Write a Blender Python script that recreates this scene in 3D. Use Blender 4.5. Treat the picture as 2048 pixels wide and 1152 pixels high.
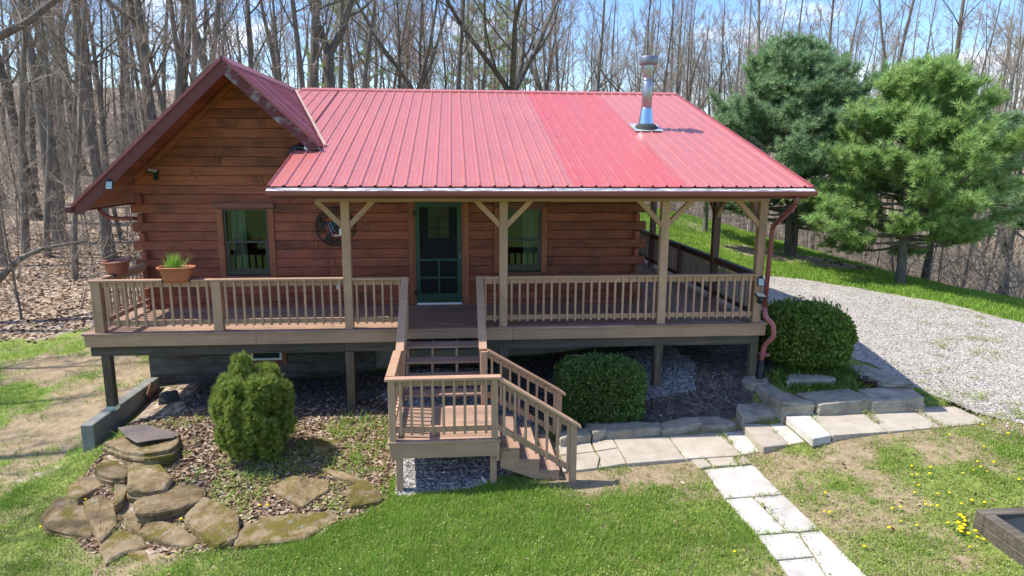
import bpy, bmesh, math, random
import numpy as np
from mathutils import Vector, Matrix
from mathutils.geometry import delaunay_2d_cdt

R = math.radians
rng = np.random.default_rng(7)
random.seed(7)
scene = bpy.context.scene
for o in list(bpy.data.objects):
    bpy.data.objects.remove(o, do_unlink=True)
col = scene.collection

# ------------------------------------------------------------------ camera
FPX, PITCH, YAW, ROLL, CAMZ = 1357.75, .1877, .0864, -.0049, 4.5
cx_, sx_ = math.cos(YAW), math.sin(YAW)
cp, sp = math.cos(PITCH), math.sin(PITCH)
right0 = Vector((cx_, -sx_, 0)); fwd0 = Vector((sx_, cx_, 0)); up0 = Vector((0, 0, 1))
fwd = fwd0 * cp - up0 * sp
up1 = fwd0 * sp + up0 * cp
cr, sr = math.cos(ROLL), math.sin(ROLL)
right = right0 * cr - up1 * sr
up = right0 * sr + up1 * cr
cam_d = bpy.data.cameras.new('camera')
cam = bpy.data.objects.new('camera', cam_d)
col.objects.link(cam)
cam.matrix_world = Matrix(((right.x, up.x, -fwd.x, 0), (right.y, up.y, -fwd.y, 0),
                           (right.z, up.z, -fwd.z, CAMZ), (0, 0, 0, 1)))
cam_d.sensor_width = 36
cam_d.lens = FPX / 2048 * 36
cam_d.clip_end = 2000
scene.camera = cam

# ------------------------------------------------------------------ sky, sun
SUN = Vector((.55, -.088, -.83)).normalized()      # direction the light travels
SUN_EL = math.asin(-SUN.z)
SUN_AZ = math.atan2(-SUN.x, -SUN.y)                  # clockwise from +Y
world = bpy.data.worlds.new('World'); scene.world = world
world.use_nodes = True
wt = world.node_tree; wt.nodes.clear()
def wn(t, **k):
    n = wt.nodes.new(t)
    for a, b in k.items(): setattr(n, a, b)
    return n
sky = wn('ShaderNodeTexSky', sky_type='NISHITA', sun_disc=False)
sky.sun_elevation = SUN_EL; sky.sun_rotation = SUN_AZ
sky.air_density = 1.0; sky.dust_density = .6; sky.ozone_density = 1.6
tc = wn('ShaderNodeTexCoord')
mp = wn('ShaderNodeMapping'); mp.inputs['Scale'].default_value = (1.0, 1.0, 2.6); mp.inputs['Location'].default_value = (.37, .2, .1)
nz = wn('ShaderNodeTexNoise'); nz.inputs['Scale'].default_value = 4.2; nz.inputs['Detail'].default_value = 9; nz.inputs['Roughness'].default_value = .55
rp = wn('ShaderNodeValToRGB'); rp.color_ramp.elements[0].position = .54; rp.color_ramp.elements[1].position = .68
mx = wn('ShaderNodeMix', data_type='RGBA')
bg = wn('ShaderNodeBackground'); bg.inputs['Strength'].default_value = .15
wo = wn('ShaderNodeOutputWorld')
L = wt.links.new
L(tc.outputs['Generated'], mp.inputs['Vector']); L(mp.outputs['Vector'], nz.inputs['Vector'])
L(nz.outputs['Fac'], rp.inputs['Fac']); L(rp.outputs['Color'], mx.inputs['Factor'])
hs = wn('ShaderNodeHueSaturation'); hs.inputs['Saturation'].default_value = 1.32; hs.inputs['Value'].default_value = .62; hs.inputs['Hue'].default_value = .512
L(sky.outputs['Color'], hs.inputs['Color']); L(hs.outputs['Color'], mx.inputs['A']); mx.inputs['B'].default_value = (3.9, 4.0, 4.2, 1)
L(mx.outputs['Result'], bg.inputs['Color']); L(bg.outputs['Background'], wo.inputs['Surface'])

sd = bpy.data.lights.new('sun', 'SUN'); sd.energy = 2.45; sd.angle = R(.53); sd.color = (1, .94, .83)
so = bpy.data.objects.new('sun', sd); col.objects.link(so)
so.rotation_euler = SUN.to_track_quat('-Z', 'Y').to_euler()
so.location = (-20, 10, 40)
vs = scene.view_settings
vs.view_transform = 'Standard'; vs.look = 'None'; vs.exposure = 1.62; vs.gamma = 1
vs.use_curve_mapping = False

# ------------------------------------------------------------------ pixel helpers (positions measured off the photo, 2048 px wide)
def ray(u, v):
    d = fwd + right * ((u - 1024) / FPX) + up * ((576 - v) / FPX)
    return d
def at(u, v, X=None, Y=None, Z=None):
    d = ray(u, v)
    t = X / d.x if X is not None else Y / d.y if Y is not None else (Z - CAMZ) / d.z
    return Vector((d.x * t, d.y * t, CAMZ + d.z * t))

# ------------------------------------------------------------------ noise
def _hash(ix, iy, s):
    n = (ix * 374761393 + iy * 668265263 + s * 974634777) & 0xffffffff
    n = ((n ^ (n >> 13)) * 1274126177) & 0xffffffff
    return ((n ^ (n >> 16)) & 0xffff) / 65535.0
def vnoise(x, y, s=0):
    x = np.asarray(x, float); y = np.asarray(y, float)
    ix = np.floor(x).astype(np.int64); iy = np.floor(y).astype(np.int64)
    fx = x - ix; fy = y - iy
    fx = fx * fx * (3 - 2 * fx); fy = fy * fy * (3 - 2 * fy)
    a = _hash(ix, iy, s); b = _hash(ix + 1, iy, s); c = _hash(ix, iy + 1, s); d = _hash(ix + 1, iy + 1, s)
    return (a * (1 - fx) + b * fx) * (1 - fy) + (c * (1 - fx) + d * fx) * fy
def fbm(x, y, s=0, o=4):
    t = 0; a = .5
    for i in range(o):
        t = t + a * vnoise(np.asarray(x) * 2 ** i, np.asarray(y) * 2 ** i, s + i * 17); a *= .5
    return t / (1 - .5 ** o)

# ------------------------------------------------------------------ terrain height
CP = np.array([
 (0,4,-.1),(3,4,0),(6.3,6.5,.08),(9,6,.2),(-5,5,-.5),(-1,8.5,-.12),(1.7,9,.03),(.5,6.5,-.06),(3.6,6.5,.0),(4,9.2,.03),
 (5.6,9.2,.22),(5.5,8.4,.14),(6.6,9.3,.31),(7.5,9.3,.33),(8.5,9.3,.35),(10,8,.42),(14,10,.52),(2.4,10.7,.08),(4.8,10.7,.18),(5.44,11.55,.6),(3.66,11.55,.41),(1.2,11.5,.25),(-1.81,11.55,.17),
 (-5.5,11.55,.0),(-5.8,13.4,.0),(-2.7,13.4,.15),(-1.5,13.4,.30),(1,13.4,.45),(3.7,13.4,.72),(5.5,14,.75),(9,14,.62),(12,18,.75),(10,19.5,.9),
 (14.2,20.2,.62),(13.3,24.5,.85),(9.2,10.6,.44),(12,12,.52),(17,18.2,.35),(7.3,12,.6),(6.2,10.9,.5),(10,30,1.8),(12.5,33.6,1.5),(8,38,2.3),(6,26,1.7),(0,26,1.5),
 (20,25,-.6),(24,20,-2),(30,30,-3.5),(18,32,-.1),(17,42,.2),(40,30,-4),(24,12,-1.2),(60,60,4),(75,30,3.5),(28,48,-2.5),(45,60,0),
 (-6.5,11.5,-.45),(-7,10.5,-.52),(-8.5,13.5,-.38),(-6.5,8,-.62),(-12,9,-.7),(-12,19.6,0),(-15,26,.6),(-16,32,1.2),(-25,30,1.3),(-25,45,3.1),(-10,40,2.6),(-5,30,1.7),
 (-20,70,6.2),(20,70,3.6),(-60,50,6.5),(0,100,10.5),(60,110,9.5),(-60,110,14),(-3.1,10.1,.05),(-1.5,9.5,.0),(-5.2,10.4,.02),(-4.5,9.3,-.12),(-3,8.6,-.2),(-2,8.2,-.2),
 (-5.6,8.8,-.5),(-4,7.6,-.42),(-1.5,7.5,-.22),(-9,16,-.25),(0,-10,-.4),(0,-60,2.5),(70,-40,1),(-70,-40,1),(90,80,9),(-100,0,1),(100,0,-2),(-30,10,-.5),(20,0,.4)], float)
def _k(d2): return np.where(d2 > 1e-9, .5 * d2 * np.log(d2 + 1e-12), 0)
_n = len(CP)
_A = np.zeros((_n + 3, _n + 3)); _d2 = ((CP[:, None, :2] - CP[None, :, :2]) ** 2).sum(-1)
_A[:_n, :_n] = _k(_d2) + np.eye(_n) * .05; _A[:_n, _n] = 1; _A[:_n, _n + 1:] = CP[:, :2]; _A[_n:, :_n] = _A[:_n, _n:].T
_w = np.linalg.solve(_A, np.concatenate([CP[:, 2], np.zeros(3)]))
def hz(x, y):
    x = np.asarray(x, float); y = np.asarray(y, float); sh = x.shape
    xf = np.clip(x.ravel(), -130, 130); yf = np.clip(y.ravel(), -90, 140)
    z = np.empty(xf.shape)
    for i in range(0, len(xf), 20000):
        a = xf[i:i + 20000]; b = yf[i:i + 20000]
        d2 = (a[:, None] - CP[None, :, 0]) ** 2 + (b[:, None] - CP[None, :, 1]) ** 2
        z[i:i + 20000] = _k(d2) @ _w[:_n] + _w[_n] + _w[_n + 1] * a + _w[_n + 2] * b
    z = z.reshape(sh)
    return z + (fbm(x * .9, y * .9, 3) - .5) * .07
def hzs(x, y): return float(hz(np.array([x]), np.array([y]))[0])
def onground(u, v, dz=0, start=4.0):
    d = ray(u, v)
    ts = np.linspace(start, 150, 3000)
    xs = d.x * ts; ys = d.y * ts; zs = CAMZ + d.z * ts
    below = np.nonzero(zs < hz(xs, ys) + dz)[0]
    i = below[0] if len(below) else len(ts) - 1
    return Vector((xs[i], ys[i], zs[i]))

# ------------------------------------------------------------------ object helpers
def lk(o, parent=None):
    col.objects.link(o)
    if parent is not None: o.parent = parent
    return o
def tag(o, label=None, cat=None, group=None, kind=None):
    if label: o['label'] = label
    if cat: o['category'] = cat
    if group: o['group'] = group
    if kind: o['kind'] = kind
    return o
def empty(name, loc=(0, 0, 0), rz=0):
    o = bpy.data.objects.new(name, None); o.location = loc; o.rotation_euler = (0, 0, rz)
    o.empty_display_size = .2
    return lk(o)
def bmo(name, bm, m, parent=None, smooth=False):
    me = bpy.data.meshes.new(name)
    bm.normal_update(); bm.to_mesh(me); bm.free()
    if isinstance(m, (list, tuple)):
        for q in m: me.materials.append(q)
    else: me.materials.append(m)
    if smooth:
        me.polygons.foreach_set('use_smooth', np.ones(len(me.polygons), bool))
    return lk(bpy.data.objects.new(name, me), parent)
def npmesh(name, V, F, m, smooth=False):
    """F: (n,3) or (n,4) int array"""
    me = bpy.data.meshes.new(name); V = np.asarray(V, np.float32); F = np.asarray(F, np.int32)
    k = F.shape[1]
    me.vertices.add(len(V)); me.vertices.foreach_set('co', V.ravel())
    me.loops.add(F.size); me.loops.foreach_set('vertex_index', F.ravel())
    me.polygons.add(len(F)); me.polygons.foreach_set('loop_start', np.arange(0, F.size, k, dtype=np.int32))
    me.polygons.foreach_set('loop_total', np.full(len(F), k, np.int32))
    if smooth: me.polygons.foreach_set('use_smooth', np.ones(len(F), bool))
    me.update(calc_edges=True); me.validate()
    me.materials.append(m)
    return me
def add_box(bm, c, s, bev=0, rot=None, mi=0):
    g = bmesh.ops.create_cube(bm, size=1)
    vs_ = g['verts']
    M = Matrix.Translation(Vector(c)) @ (rot.to_4x4() if rot is not None else Matrix()) @ Matrix.Diagonal((*s, 1))
    bmesh.ops.transform(bm, matrix=M, verts=vs_)
    fs = list({f for v in vs_ for f in v.link_faces})
    for f in fs: f.material_index = mi
    if bev:
        es = list({e for v in vs_ for e in v.link_edges})
        r = bmesh.ops.bevel(bm, geom=es, offset=bev, segments=1, affect='EDGES', clamp_overlap=True)
        for f in r['faces']: f.material_index = mi
def box(name, c, s, m, parent=None, bev=0, rot=None):
    """box whose mesh is centred on its own origin at c"""
    bm = bmesh.new(); add_box(bm, (0, 0, 0), s, bev)
    o = bmo(name, bm, m, parent); o.location = c
    if rot is not None: o.rotation_euler = rot.to_euler()
    return o
def bar(name, a, b, w, h, m, parent=None, bev=0, upv=(0, 0, 1)):
    """rectangular bar from a to b, w across, h along upv"""
    a = Vector(a); b = Vector(b); d = b - a; ln = d.length; x = d / ln
    u = Vector(upv); y = u.cross(x).normalized(); z = x.cross(y)
    rot = Matrix((x, y, z)).transposed()
    return box(name, (a + b) / 2, (ln, w, h), m, parent, bev, rot)
def tube_np(pts, rad, n):
    pts = np.asarray(pts, float); rad = np.asarray(rad, float); k = len(pts)
    t = np.gradient(pts, axis=0); t /= np.linalg.norm(t, axis=1)[:, None] + 1e-9
    ref = np.where(np.abs(t[:, 2:3]) > .9, np.array([[1., 0, 0]]), np.array([[0., 0, 1]]))
    a = np.cross(t, ref); a /= np.linalg.norm(a, axis=1)[:, None] + 1e-9; b = np.cross(t, a)
    for i in range(1, k):               # keep rings aligned
        if a[i] @ a[i - 1] < 0: a[i] = -a[i]; b[i] = -b[i]
    th = np.arange(n) * 2 * np.pi / n
    V = (pts[:, None, :] + rad[:, None, None] * (np.cos(th)[None, :, None] * a[:, None, :] + np.sin(th)[None, :, None] * b[:, None, :])).reshape(-1, 3)
    i = np.arange(k - 1)[:, None] * n; j = np.arange(n)[None, :]; j2 = (j + 1) % n
    F = np.stack([i + j, i + j2, i + n + j2, i + n + j], -1).reshape(-1, 4)
    return V, F
def tubes(name, items, m, parent=None, smooth=True):
    Vs = []; Fs = []; off = 0
    for pts, rad, n in items:
        V, F = tube_np(pts, rad, n); Vs.append(V); Fs.append(F + off); off += len(V)
    me = npmesh(name, np.concatenate(Vs), np.concatenate(Fs), m, smooth)
    return me
def tube(name, pts, r, m, parent=None, n=10, caps=True):
    rad = np.full(len(pts), r) if np.isscalar(r) else np.asarray(r, float)
    pts = np.array([tuple(p) for p in pts], float)
    if caps:
        pts = np.concatenate([pts[:1], pts, pts[-1:]]); rad = np.concatenate([[1e-4], rad, [1e-4]])
        d0 = pts[2] - pts[1]; pts[0] = pts[1] - d0 * 1e-3; d1 = pts[-3] - pts[-2]; pts[-1] = pts[-2] - d1 * 1e-3
    V, F = tube_np(pts, rad, n)
    return lk(bpy.data.objects.new(name, npmesh(name, V, F, m, True)), parent)
def bend(pts, k=4, r=.08):
    """round the corners of a polyline"""
    P = [Vector(p) for p in pts]; out = [P[0]]
    for i in range(1, len(P) - 1):
        a = (P[i - 1] - P[i]).normalized() * min(r, (P[i - 1] - P[i]).length * .45); b = (P[i + 1] - P[i]).normalized() * min(r, (P[i + 1] - P[i]).length * .45)
        for j in range(k + 1):
            t = j / k
            out.append(P[i] + a * (1 - t) ** 2 + b * t ** 2)
    out.append(P[-1]); return out
def lathe(bm, prof, n=20, sx=1, sy=1, c=(0, 0, 0), mi=0):
    rings = []
    for r, z in prof:
        rings.append([bm.verts.new((c[0] + r * sx * math.cos(2 * math.pi * i / n), c[1] + r * sy * math.sin(2 * math.pi * i / n), c[2] + z)) for i in range(n)])
    for a, b in zip(rings, rings[1:]):
        for i in range(n):
            f = bm.faces.new((a[i], a[(i + 1) % n], b[(i + 1) % n], b[i])); f.material_index = mi; f.smooth = True
    return rings
def inpoly(x, y, poly):
    x = np.asarray(x); y = np.asarray(y); r = np.zeros(x.shape, bool); n = len(poly)
    for i in range(n):
        x0, y0 = poly[i][:2]; x1, y1 = poly[(i + 1) % n][:2]
        if y0 == y1: continue
        c = ((y0 > y) != (y1 > y)) & (x < (x1 - x0) * (y - y0) / (y1 - y0) + x0)
        r ^= c
    return r
def copy_tree(o, parent=None):
    c = o.copy(); col.objects.link(c); c.parent = parent
    for ch in o.children: copy_tree(ch, c)
    return c

# ------------------------------------------------------------------ materials
class MT:
    """small node-building helper"""
    def __init__(s, name, rough=.7, spec=.3, metal=0):
        s.m = bpy.data.materials.new(name); s.m.use_nodes = True; s.t = s.m.node_tree
        s.b = s.t.nodes['Principled BSDF']; s.b.inputs['Roughness'].default_value = rough
        s.b.inputs['Specular IOR Level'].default_value = spec; s.b.inputs['Metallic'].default_value = metal
        s.tc = None
    def n(s, t, **k):
        q = s.t.nodes.new(t)
        for a, b in k.items(): setattr(q, a, b)
        return q
    def l(s, a, b): s.t.links.new(a, b)
    def co(s, kind='Object', scale=(1, 1, 1), rnd=False):
        if s.tc is None: s.tc = s.n('ShaderNodeTexCoord')
        m = s.n('ShaderNodeMapping'); m.inputs['Scale'].default_value = scale
        s.l(s.tc.outputs[kind], m.inputs['Vector'])
        if rnd:
            oi = s.n('ShaderNodeObjectInfo'); mu = s.n('ShaderNodeMath', operation='MULTIPLY'); mu.inputs[1].default_value = 57
            s.l(oi.outputs['Random'], mu.inputs[0]); cb = s.n('ShaderNodeCombineXYZ')
            for i in range(3): s.l(mu.outputs[0], cb.inputs[i])
            s.l(cb.outputs[0], m.inputs['Location'])
        return m.outputs['Vector']
    def noise(s, vec, scale, detail=5, rough=.6, dist=0):
        q = s.n('ShaderNodeTexNoise'); q.inputs['Scale'].default_value = scale; q.inputs['Detail'].default_value = detail
        q.inputs['Roughness'].default_value = rough; q.inputs['Distortion'].default_value = dist
        if vec is not None: s.l(vec, q.inputs['Vector'])
        return q.outputs['Fac']
    def vor(s, vec, scale, out='Color', feature='F1', rand=1):
        q = s.n('ShaderNodeTexVoronoi', feature=feature); q.inputs['Scale'].default_value = scale; q.inputs['Randomness'].default_value = rand
        if vec is not None: s.l(vec, q.inputs['Vector'])
        return q.outputs[out]
    def ramp(s, fac, stops):
        q = s.n('ShaderNodeValToRGB'); e = q.color_ramp.elements
        while len(e) < len(stops): e.new(.5)
        for el, (p, c) in zip(e, stops):
            el.position = p; el.color = (*c, 1) if len(c) == 3 else c
        s.l(fac, q.inputs['Fac']); return q.outputs['Color']
    def mix(s, fac, a, b, mode='MIX'):
        q = s.n('ShaderNodeMix', data_type='RGBA', blend_type=mode)
        for k, v in (('Factor', fac), ('A', a), ('B', b)):
            if isinstance(v, (int, float)): q.inputs[k].default_value = v
            elif isinstance(v, tuple): q.inputs[k].default_value = (*v, 1)
            else: s.l(v, q.inputs[k])
        return q.outputs['Result']
    def rnd(s, lo=.8, hi=1.2):
        oi = s.n('ShaderNodeObjectInfo'); mr = s.n('ShaderNodeMapRange'); mr.inputs[3].default_value = lo; mr.inputs[4].default_value = hi
        s.l(oi.outputs['Random'], mr.inputs[0]); return mr.outputs[0]
    def island(s):
        return s.n('ShaderNodeNewGeometry').outputs['Random Per Island']
    def scale(s, colr, f):
        return s.mixv(colr, f)
    def mixv(s, colr, f):
        q = s.n('ShaderNodeVectorMath', operation='SCALE'); 
        if isinstance(colr, tuple): q.inputs[0].default_value = colr
        else: s.l(colr, q.inputs[0])
        if isinstance(f, (int, float)): q.inputs['Scale'].default_value = f
        else: s.l(f, q.inputs['Scale'])
        return q.outputs[0]
    def color(s, c):
        if isinstance(c, tuple): s.b.inputs['Base Color'].default_value = (*c, 1)
        else: s.l(c, s.b.inputs['Base Color'])
        return s
    def bump(s, h, strength=.3, dist=.02):
        q = s.n('ShaderNodeBump'); q.inputs['Strength'].default_value = strength; q.inputs['Distance'].default_value = dist
        s.l(h, q.inputs['Height']); s.l(q.outputs['Normal'], s.b.inputs['Normal']); return s
    def rough(s, f, lo, hi):
        mr = s.n('ShaderNodeMapRange'); mr.inputs[3].default_value = lo; mr.inputs[4].default_value = hi
        s.l(f, mr.inputs[0]); s.l(mr.outputs[0], s.b.inputs['Roughness']); return s

def wood(name, ca, cb, axis=0, rough=.65, contrast=(.3, .75), dirt=None, spec=.3, rv=(.82, 1.15), knots=False):
    t = MT(name, rough, spec)
    sc = [14, 14, 14]; sc[axis] = .9
    v = t.co('Object', tuple(sc), rnd=True)
    g = t.noise(v, 1.6, 6, .65, .4)
    c = t.ramp(g, [(contrast[0], ca), (contrast[1], cb)])
    b = t.noise(t.co('Object', (1, 1, 1), rnd=True), 2.2, 3)
    c = t.mixv(c, t.n_range(b, .72, 1.25))
    if knots:
        ks = [5, 5, 5]; ks[axis] = 1.7
        kv = t.vor(t.co('Object', tuple(ks), rnd=True), 1.0, 'Distance')
        c = t.mix(t.ramp(kv, [(.03, (1, 1, 1)), (.09, (0, 0, 0))]), c, (.035, .014, .01))
    if dirt:
        dm = t.ramp(t.noise(t.co('Object', (1, 1, 1), rnd=True), 1.3, 5, .7), [(.48, (0, 0, 0)), (.66, (1, 1, 1))])
        c = t.mix(dm, c, dirt)
    c = t.mixv(c, t.rnd(*rv))
    t.color(c); t.bump(g, .35, .006)
    return t.m
def n_range(s, f, lo, hi):
    mr = s.n('ShaderNodeMapRange'); mr.inputs[3].default_value = lo; mr.inputs[4].default_value = hi
    s.l(f, mr.inputs[0]); return mr.outputs[0]
MT.n_range = n_range

M = {}
M['log'] = wood('log_stain', (.19, .055, .033), (.37, .112, .064), 0, .6, knots=True, dirt=(.14, .048, .032), rv=(.78, 1.18))
M['log_y'] = wood('log_stain_side', (.19, .055, .033), (.37, .112, .064), 1, .6, knots=True, rv=(.7, 1.2))
M['gable'] = wood('gable_siding_stain', (.19, .055, .024), (.40, .122, .052), 0, .6, dirt=(.12, .042, .02), rv=(.75, 1.2), knots=True)
M['trim'] = wood('trim_stain', (.22, .075, .038), (.36, .135, .07), 2, .6)
M['trim_x'] = wood('trim_stain_level', (.15, .06, .042), (.24, .10, .068), 0, .6)
M['tan'] = wood('tan_paint_x', (.34, .21, .135), (.50, .315, .205), 0, .6, rv=(.86, 1.10), contrast=(.22, .8))
M['tan_y'] = wood('tan_paint_y', (.34, .21, .135), (.50, .315, .205), 1, .6, rv=(.86, 1.10), contrast=(.22, .8))
M['tan_z'] = wood('tan_paint_z', (.34, .21, .135), (.50, .315, .205), 2, .6, rv=(.86, 1.10), contrast=(.22, .8))
M['board'] = wood('deck_board_x', (.30, .19, .135), (.42, .27, .19), 0, .6, dirt=(.25, .175, .135))
M['board_y'] = wood('deck_board_y', (.30, .19, .135), (.42, .27, .19), 1, .6, dirt=(.25, .175, .135))
M['old'] = wood('weathered_timber_x', (.045, .04, .033), (.15, .125, .095), 0, .85, dirt=(.10, .09, .055))
M['old_z'] = wood('weathered_timber_z', (.06, .05, .036), (.19, .15, .10), 2, .85, dirt=(.09, .075, .04))
M['base'] = wood('basement_timber', (.05, .05, .05), (.16, .155, .15), 0, .85, dirt=(.06, .045, .03))
M['fascia'] = wood('maroon_fascia', (.115, .030, .032), (.15, .042, .044), 0, .5)
def peeling():
    t = MT('peeling_maroon_fascia', .7, .3)
    v = t.co('Object', (1, 2, 2)); c = t.ramp(t.noise(v, 2.2, 8, .7), [(.50, (.12, .034, .036)), (.62, (.27, .25, .26))])
    t.color(c); return t.m
M['peel'] = peeling()
def metal_roof(name, base, var):
    t = MT(name, .36, .6)
    v = t.co('Object', (1, .25, 1), rnd=True)
    n = t.noise(v, 1.2, 6, .6); f = t.noise(t.co('Object', (30, 2, 30), rnd=True), 1, 4)
    c = t.mixv(base, t.n_range(n, 1 - var, 1 + var)); c = t.mixv(c, t.n_range(f, .93, 1.07))
    dirt = t.ramp(t.noise(t.co('Object', (7, .6, 7), rnd=True), 1.5, 7, .75), [(.48, (0, 0, 0)), (.8, (.5, .5, .5))])
    c = t.mix(dirt, c, (.42, .22, .20))
    t.color(c); t.rough(n, .28, .5); t.bump(t.noise(t.co('Object', (3, .5, 3), rnd=True), 1.5, 2), .06, .02)
    return t.m
M['roof'] = metal_roof('red_metal_roof', (.41, .118, .108), .10)
M['roof_new'] = metal_roof('newer_red_metal_roof', (.43, .078, .074), .08)
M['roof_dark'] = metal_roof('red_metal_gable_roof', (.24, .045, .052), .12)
M['gutter'] = MT('brown_gutter', .4, .5).color((.225, .062, .045)).m
M['spout'] = MT('maroon_downspout', .4, .5).color((.20, .055, .052)).m
M['spout_pink'] = MT('faded_downspout', .5, .4).color((.36, .115, .11)).m
def galv():
    t = MT('dirty_white_flashing', .45, .5)
    c = t.ramp(t.noise(t.co('Object', (1.2, 6, 6)), 3, 6, .7), [(.38, (.09, .10, .12)), (.5, (.32, .33, .36)), (.62, (.66, .65, .64))])
    t.color(c); return t.m
M['flash'] = galv()
M['steel'] = MT('stainless_pipe', .42, .5, 1).color((.36, .39, .43)).m
M['galv'] = MT('galvanized_flashing', .3, .5, 1).color((.42, .60, .68)).m
M['cap_metal'] = MT('sooty_cap_metal', .45, .5, .7).color((.20, .22, .27)).m
M['rubber'] = MT('grey_rubber', .8, .2).color((.045, .05, .05)).m
M['black'] = MT('black_plastic', .4, .4).color((.012, .012, .013)).m
M['blackiron'] = MT('black_iron', .5, .5, .3).color((.018, .017, .017)).m
M['led'] = MT('solar_panel_glass', .15, .6).color((.36, .40, .42)).m
M['led_y'] = MT('lamp_lens', .25, .6).color((.62, .56, .38)).m
M['white'] = MT('white_paint', .5, .4).color((.75, .75, .73)).m
def greenpaint():
    t = MT('green_door_paint', .45, .45)
    n = t.noise(t.co('Object', (6, 6, 2), rnd=True), 3, 7, .75)
    t.color(t.ramp(n, [(.36, (.008, .046, .03)), (.66, (.013, .066, .042)), (.76, (.04, .10, .07))])); return t.m
M['green'] = greenpaint()
M['door_in'] = MT('dark_inner_door', .5, .4).color((.022, .014, .012)).m
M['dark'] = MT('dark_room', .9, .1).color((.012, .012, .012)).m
def curtain():
    t = MT('pale_curtain', .9, .1)
    v = t.noise(t.co('Object', (16, 1, .6)), 1.2, 3); t.color(t.ramp(v, [(.3, (.20, .21, .20)), (.7, (.50, .52, .50))])); return t.m
M['curtain'] = curtain()
def glass():
    t = MT('window_glass', .03, .5)
    t.color((.02, .03, .03)); t.t.nodes.remove(t.b)
    g = t.n('ShaderNodeBsdfGlossy'); g.inputs['Roughness'].default_value = .02; g.inputs['Color'].default_value = (.68, .76, .88, 1)
    tr = t.n('ShaderNodeBsdfTransparent'); tr.inputs['Color'].default_value = (.62, .70, .66, 1)
    mxx = t.n('ShaderNodeMixShader'); mxx.inputs[0].default_value = .045
    t.l(tr.outputs[0], mxx.inputs[1]); t.l(g.outputs[0], mxx.inputs[2]); t.l(mxx.outputs[0], t.t.nodes['Material Output'].inputs['Surface'])
    return t.m
M['glass'] = glass()
def screen():
    t = MT('insect_screen', .8, .2); t.color((.02, .024, .026))
    tr = t.n('ShaderNodeBsdfTransparent'); mxx = t.n('ShaderNodeMixShader'); mxx.inputs[0].default_value = .55
    t.l(tr.outputs[0], mxx.inputs[1]); t.l(t.b.outputs[0], mxx.inputs[2]); t.l(mxx.outputs[0], t.t.nodes['Material Output'].inputs['Surface'])
    return t.m
M['screen'] = screen()
def concrete(name, a, b, sc=3):
    t = MT(name, .85, .2); n = t.noise(t.co('Object', (1, 1, 1), rnd=True), sc, 8, .7); f = t.noise(t.co('Object'), 60, 3)
    c = t.ramp(n, [(.3, a), (.7, b)]); c = t.mixv(c, t.n_range(f, .85, 1.12)); c = t.mixv(c, t.rnd(.88, 1.08)); t.color(c); t.bump(f, .25, .004); return t.m
M['slab'] = concrete('buff_paving_slab', (.33, .285, .225), (.47, .42, .35))
M['slab_white'] = concrete('pale_paving_slab', (.36, .335, .30), (.60, .57, .53))
M['concrete'] = concrete('old_concrete', (.16, .165, .15), (.30, .30, .27), 2)
def stone():
    t = MT('lichen_sandstone', .9, .15)
    v = t.co('Object', (1, 1, 1), rnd=True)
    lay = t.noise(t.co('Object', (2, 2, 14), rnd=True), 1.5, 5)
    n = t.noise(v, 3.2, 9, .72, .3)
    c = t.ramp(n, [(.30, (.095, .066, .034)), (.46, (.225, .162, .085)), (.60, (.33, .255, .155)), (.74, (.42, .365, .27))])
    c = t.mixv(c, t.n_range(lay, .75, 1.2))
    moss = t.ramp(t.noise(v, 2.1, 6, .7), [(.53, (0, 0, 0)), (.60, (.9, .9, .9))])
    c = t.mix(moss, c, (.145, .125, .025)); gr = t.ramp(t.noise(v, 5.5, 4), [(.6, (0, 0, 0)), (.7, (.6, .6, .6))]); c = t.mix(gr, c, (.30, .30, .27))
    c = t.mixv(c, t.rnd(.8, 1.15)); t.color(c)
    h = t.noise(v, 11, 10, .75, .4); t.bump(h, 1.0, .05); return t.m
M['stone'] = stone()
def ledge():
    t = MT('grey_ledge_stone', .9, .15)
    v = t.co('Object', (1, 1, 1), rnd=True)
    n = t.noise(v, 3.5, 9, .72, .3)
    c = t.ramp(n, [(.3, (.17, .15, .12)), (.5, (.30, .27, .21)), (.7, (.40, .36, .29))])
    c = t.mixv(c, t.rnd(.85, 1.12)); t.color(c); t.bump(t.noise(v, 10, 8, .7), .7, .025); return t.m
M['ledge'] = ledge()
def bark(name, a, b):
    t = MT(name, .95, .1); v = t.co('Object', (9, 9, 1.2), rnd=True); n = t.noise(v, 2, 6, .7)
    c = t.ramp(n, [(.3, a), (.7, b)])
    bl = t.noise(t.co('Object', (1, 1, .35), rnd=True), 2.6, 4); c = t.mixv(c, t.n_range(bl, .6, 1.4)); c = t.mixv(c, t.rnd(.7, 1.25))
    t.color(c); t.bump(n, .6, .03); return t.m
M['bark'] = bark('grey_bark', (.072, .063, .052), (.275, .245, .205))
M['twig'] = MT('twig_bark', .9, .1).color((.345, .295, .24)).m
M['twig_red'] = MT('budding_twigs', .9, .1).color((.30, .18, .13)).m
M['twig_far'] = MT('far_twigs', .9, .1).color((.27, .225, .18)).m
M['bark_pine'] = bark('pine_bark', (.09, .08, .07), (.24, .22, .19))
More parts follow.
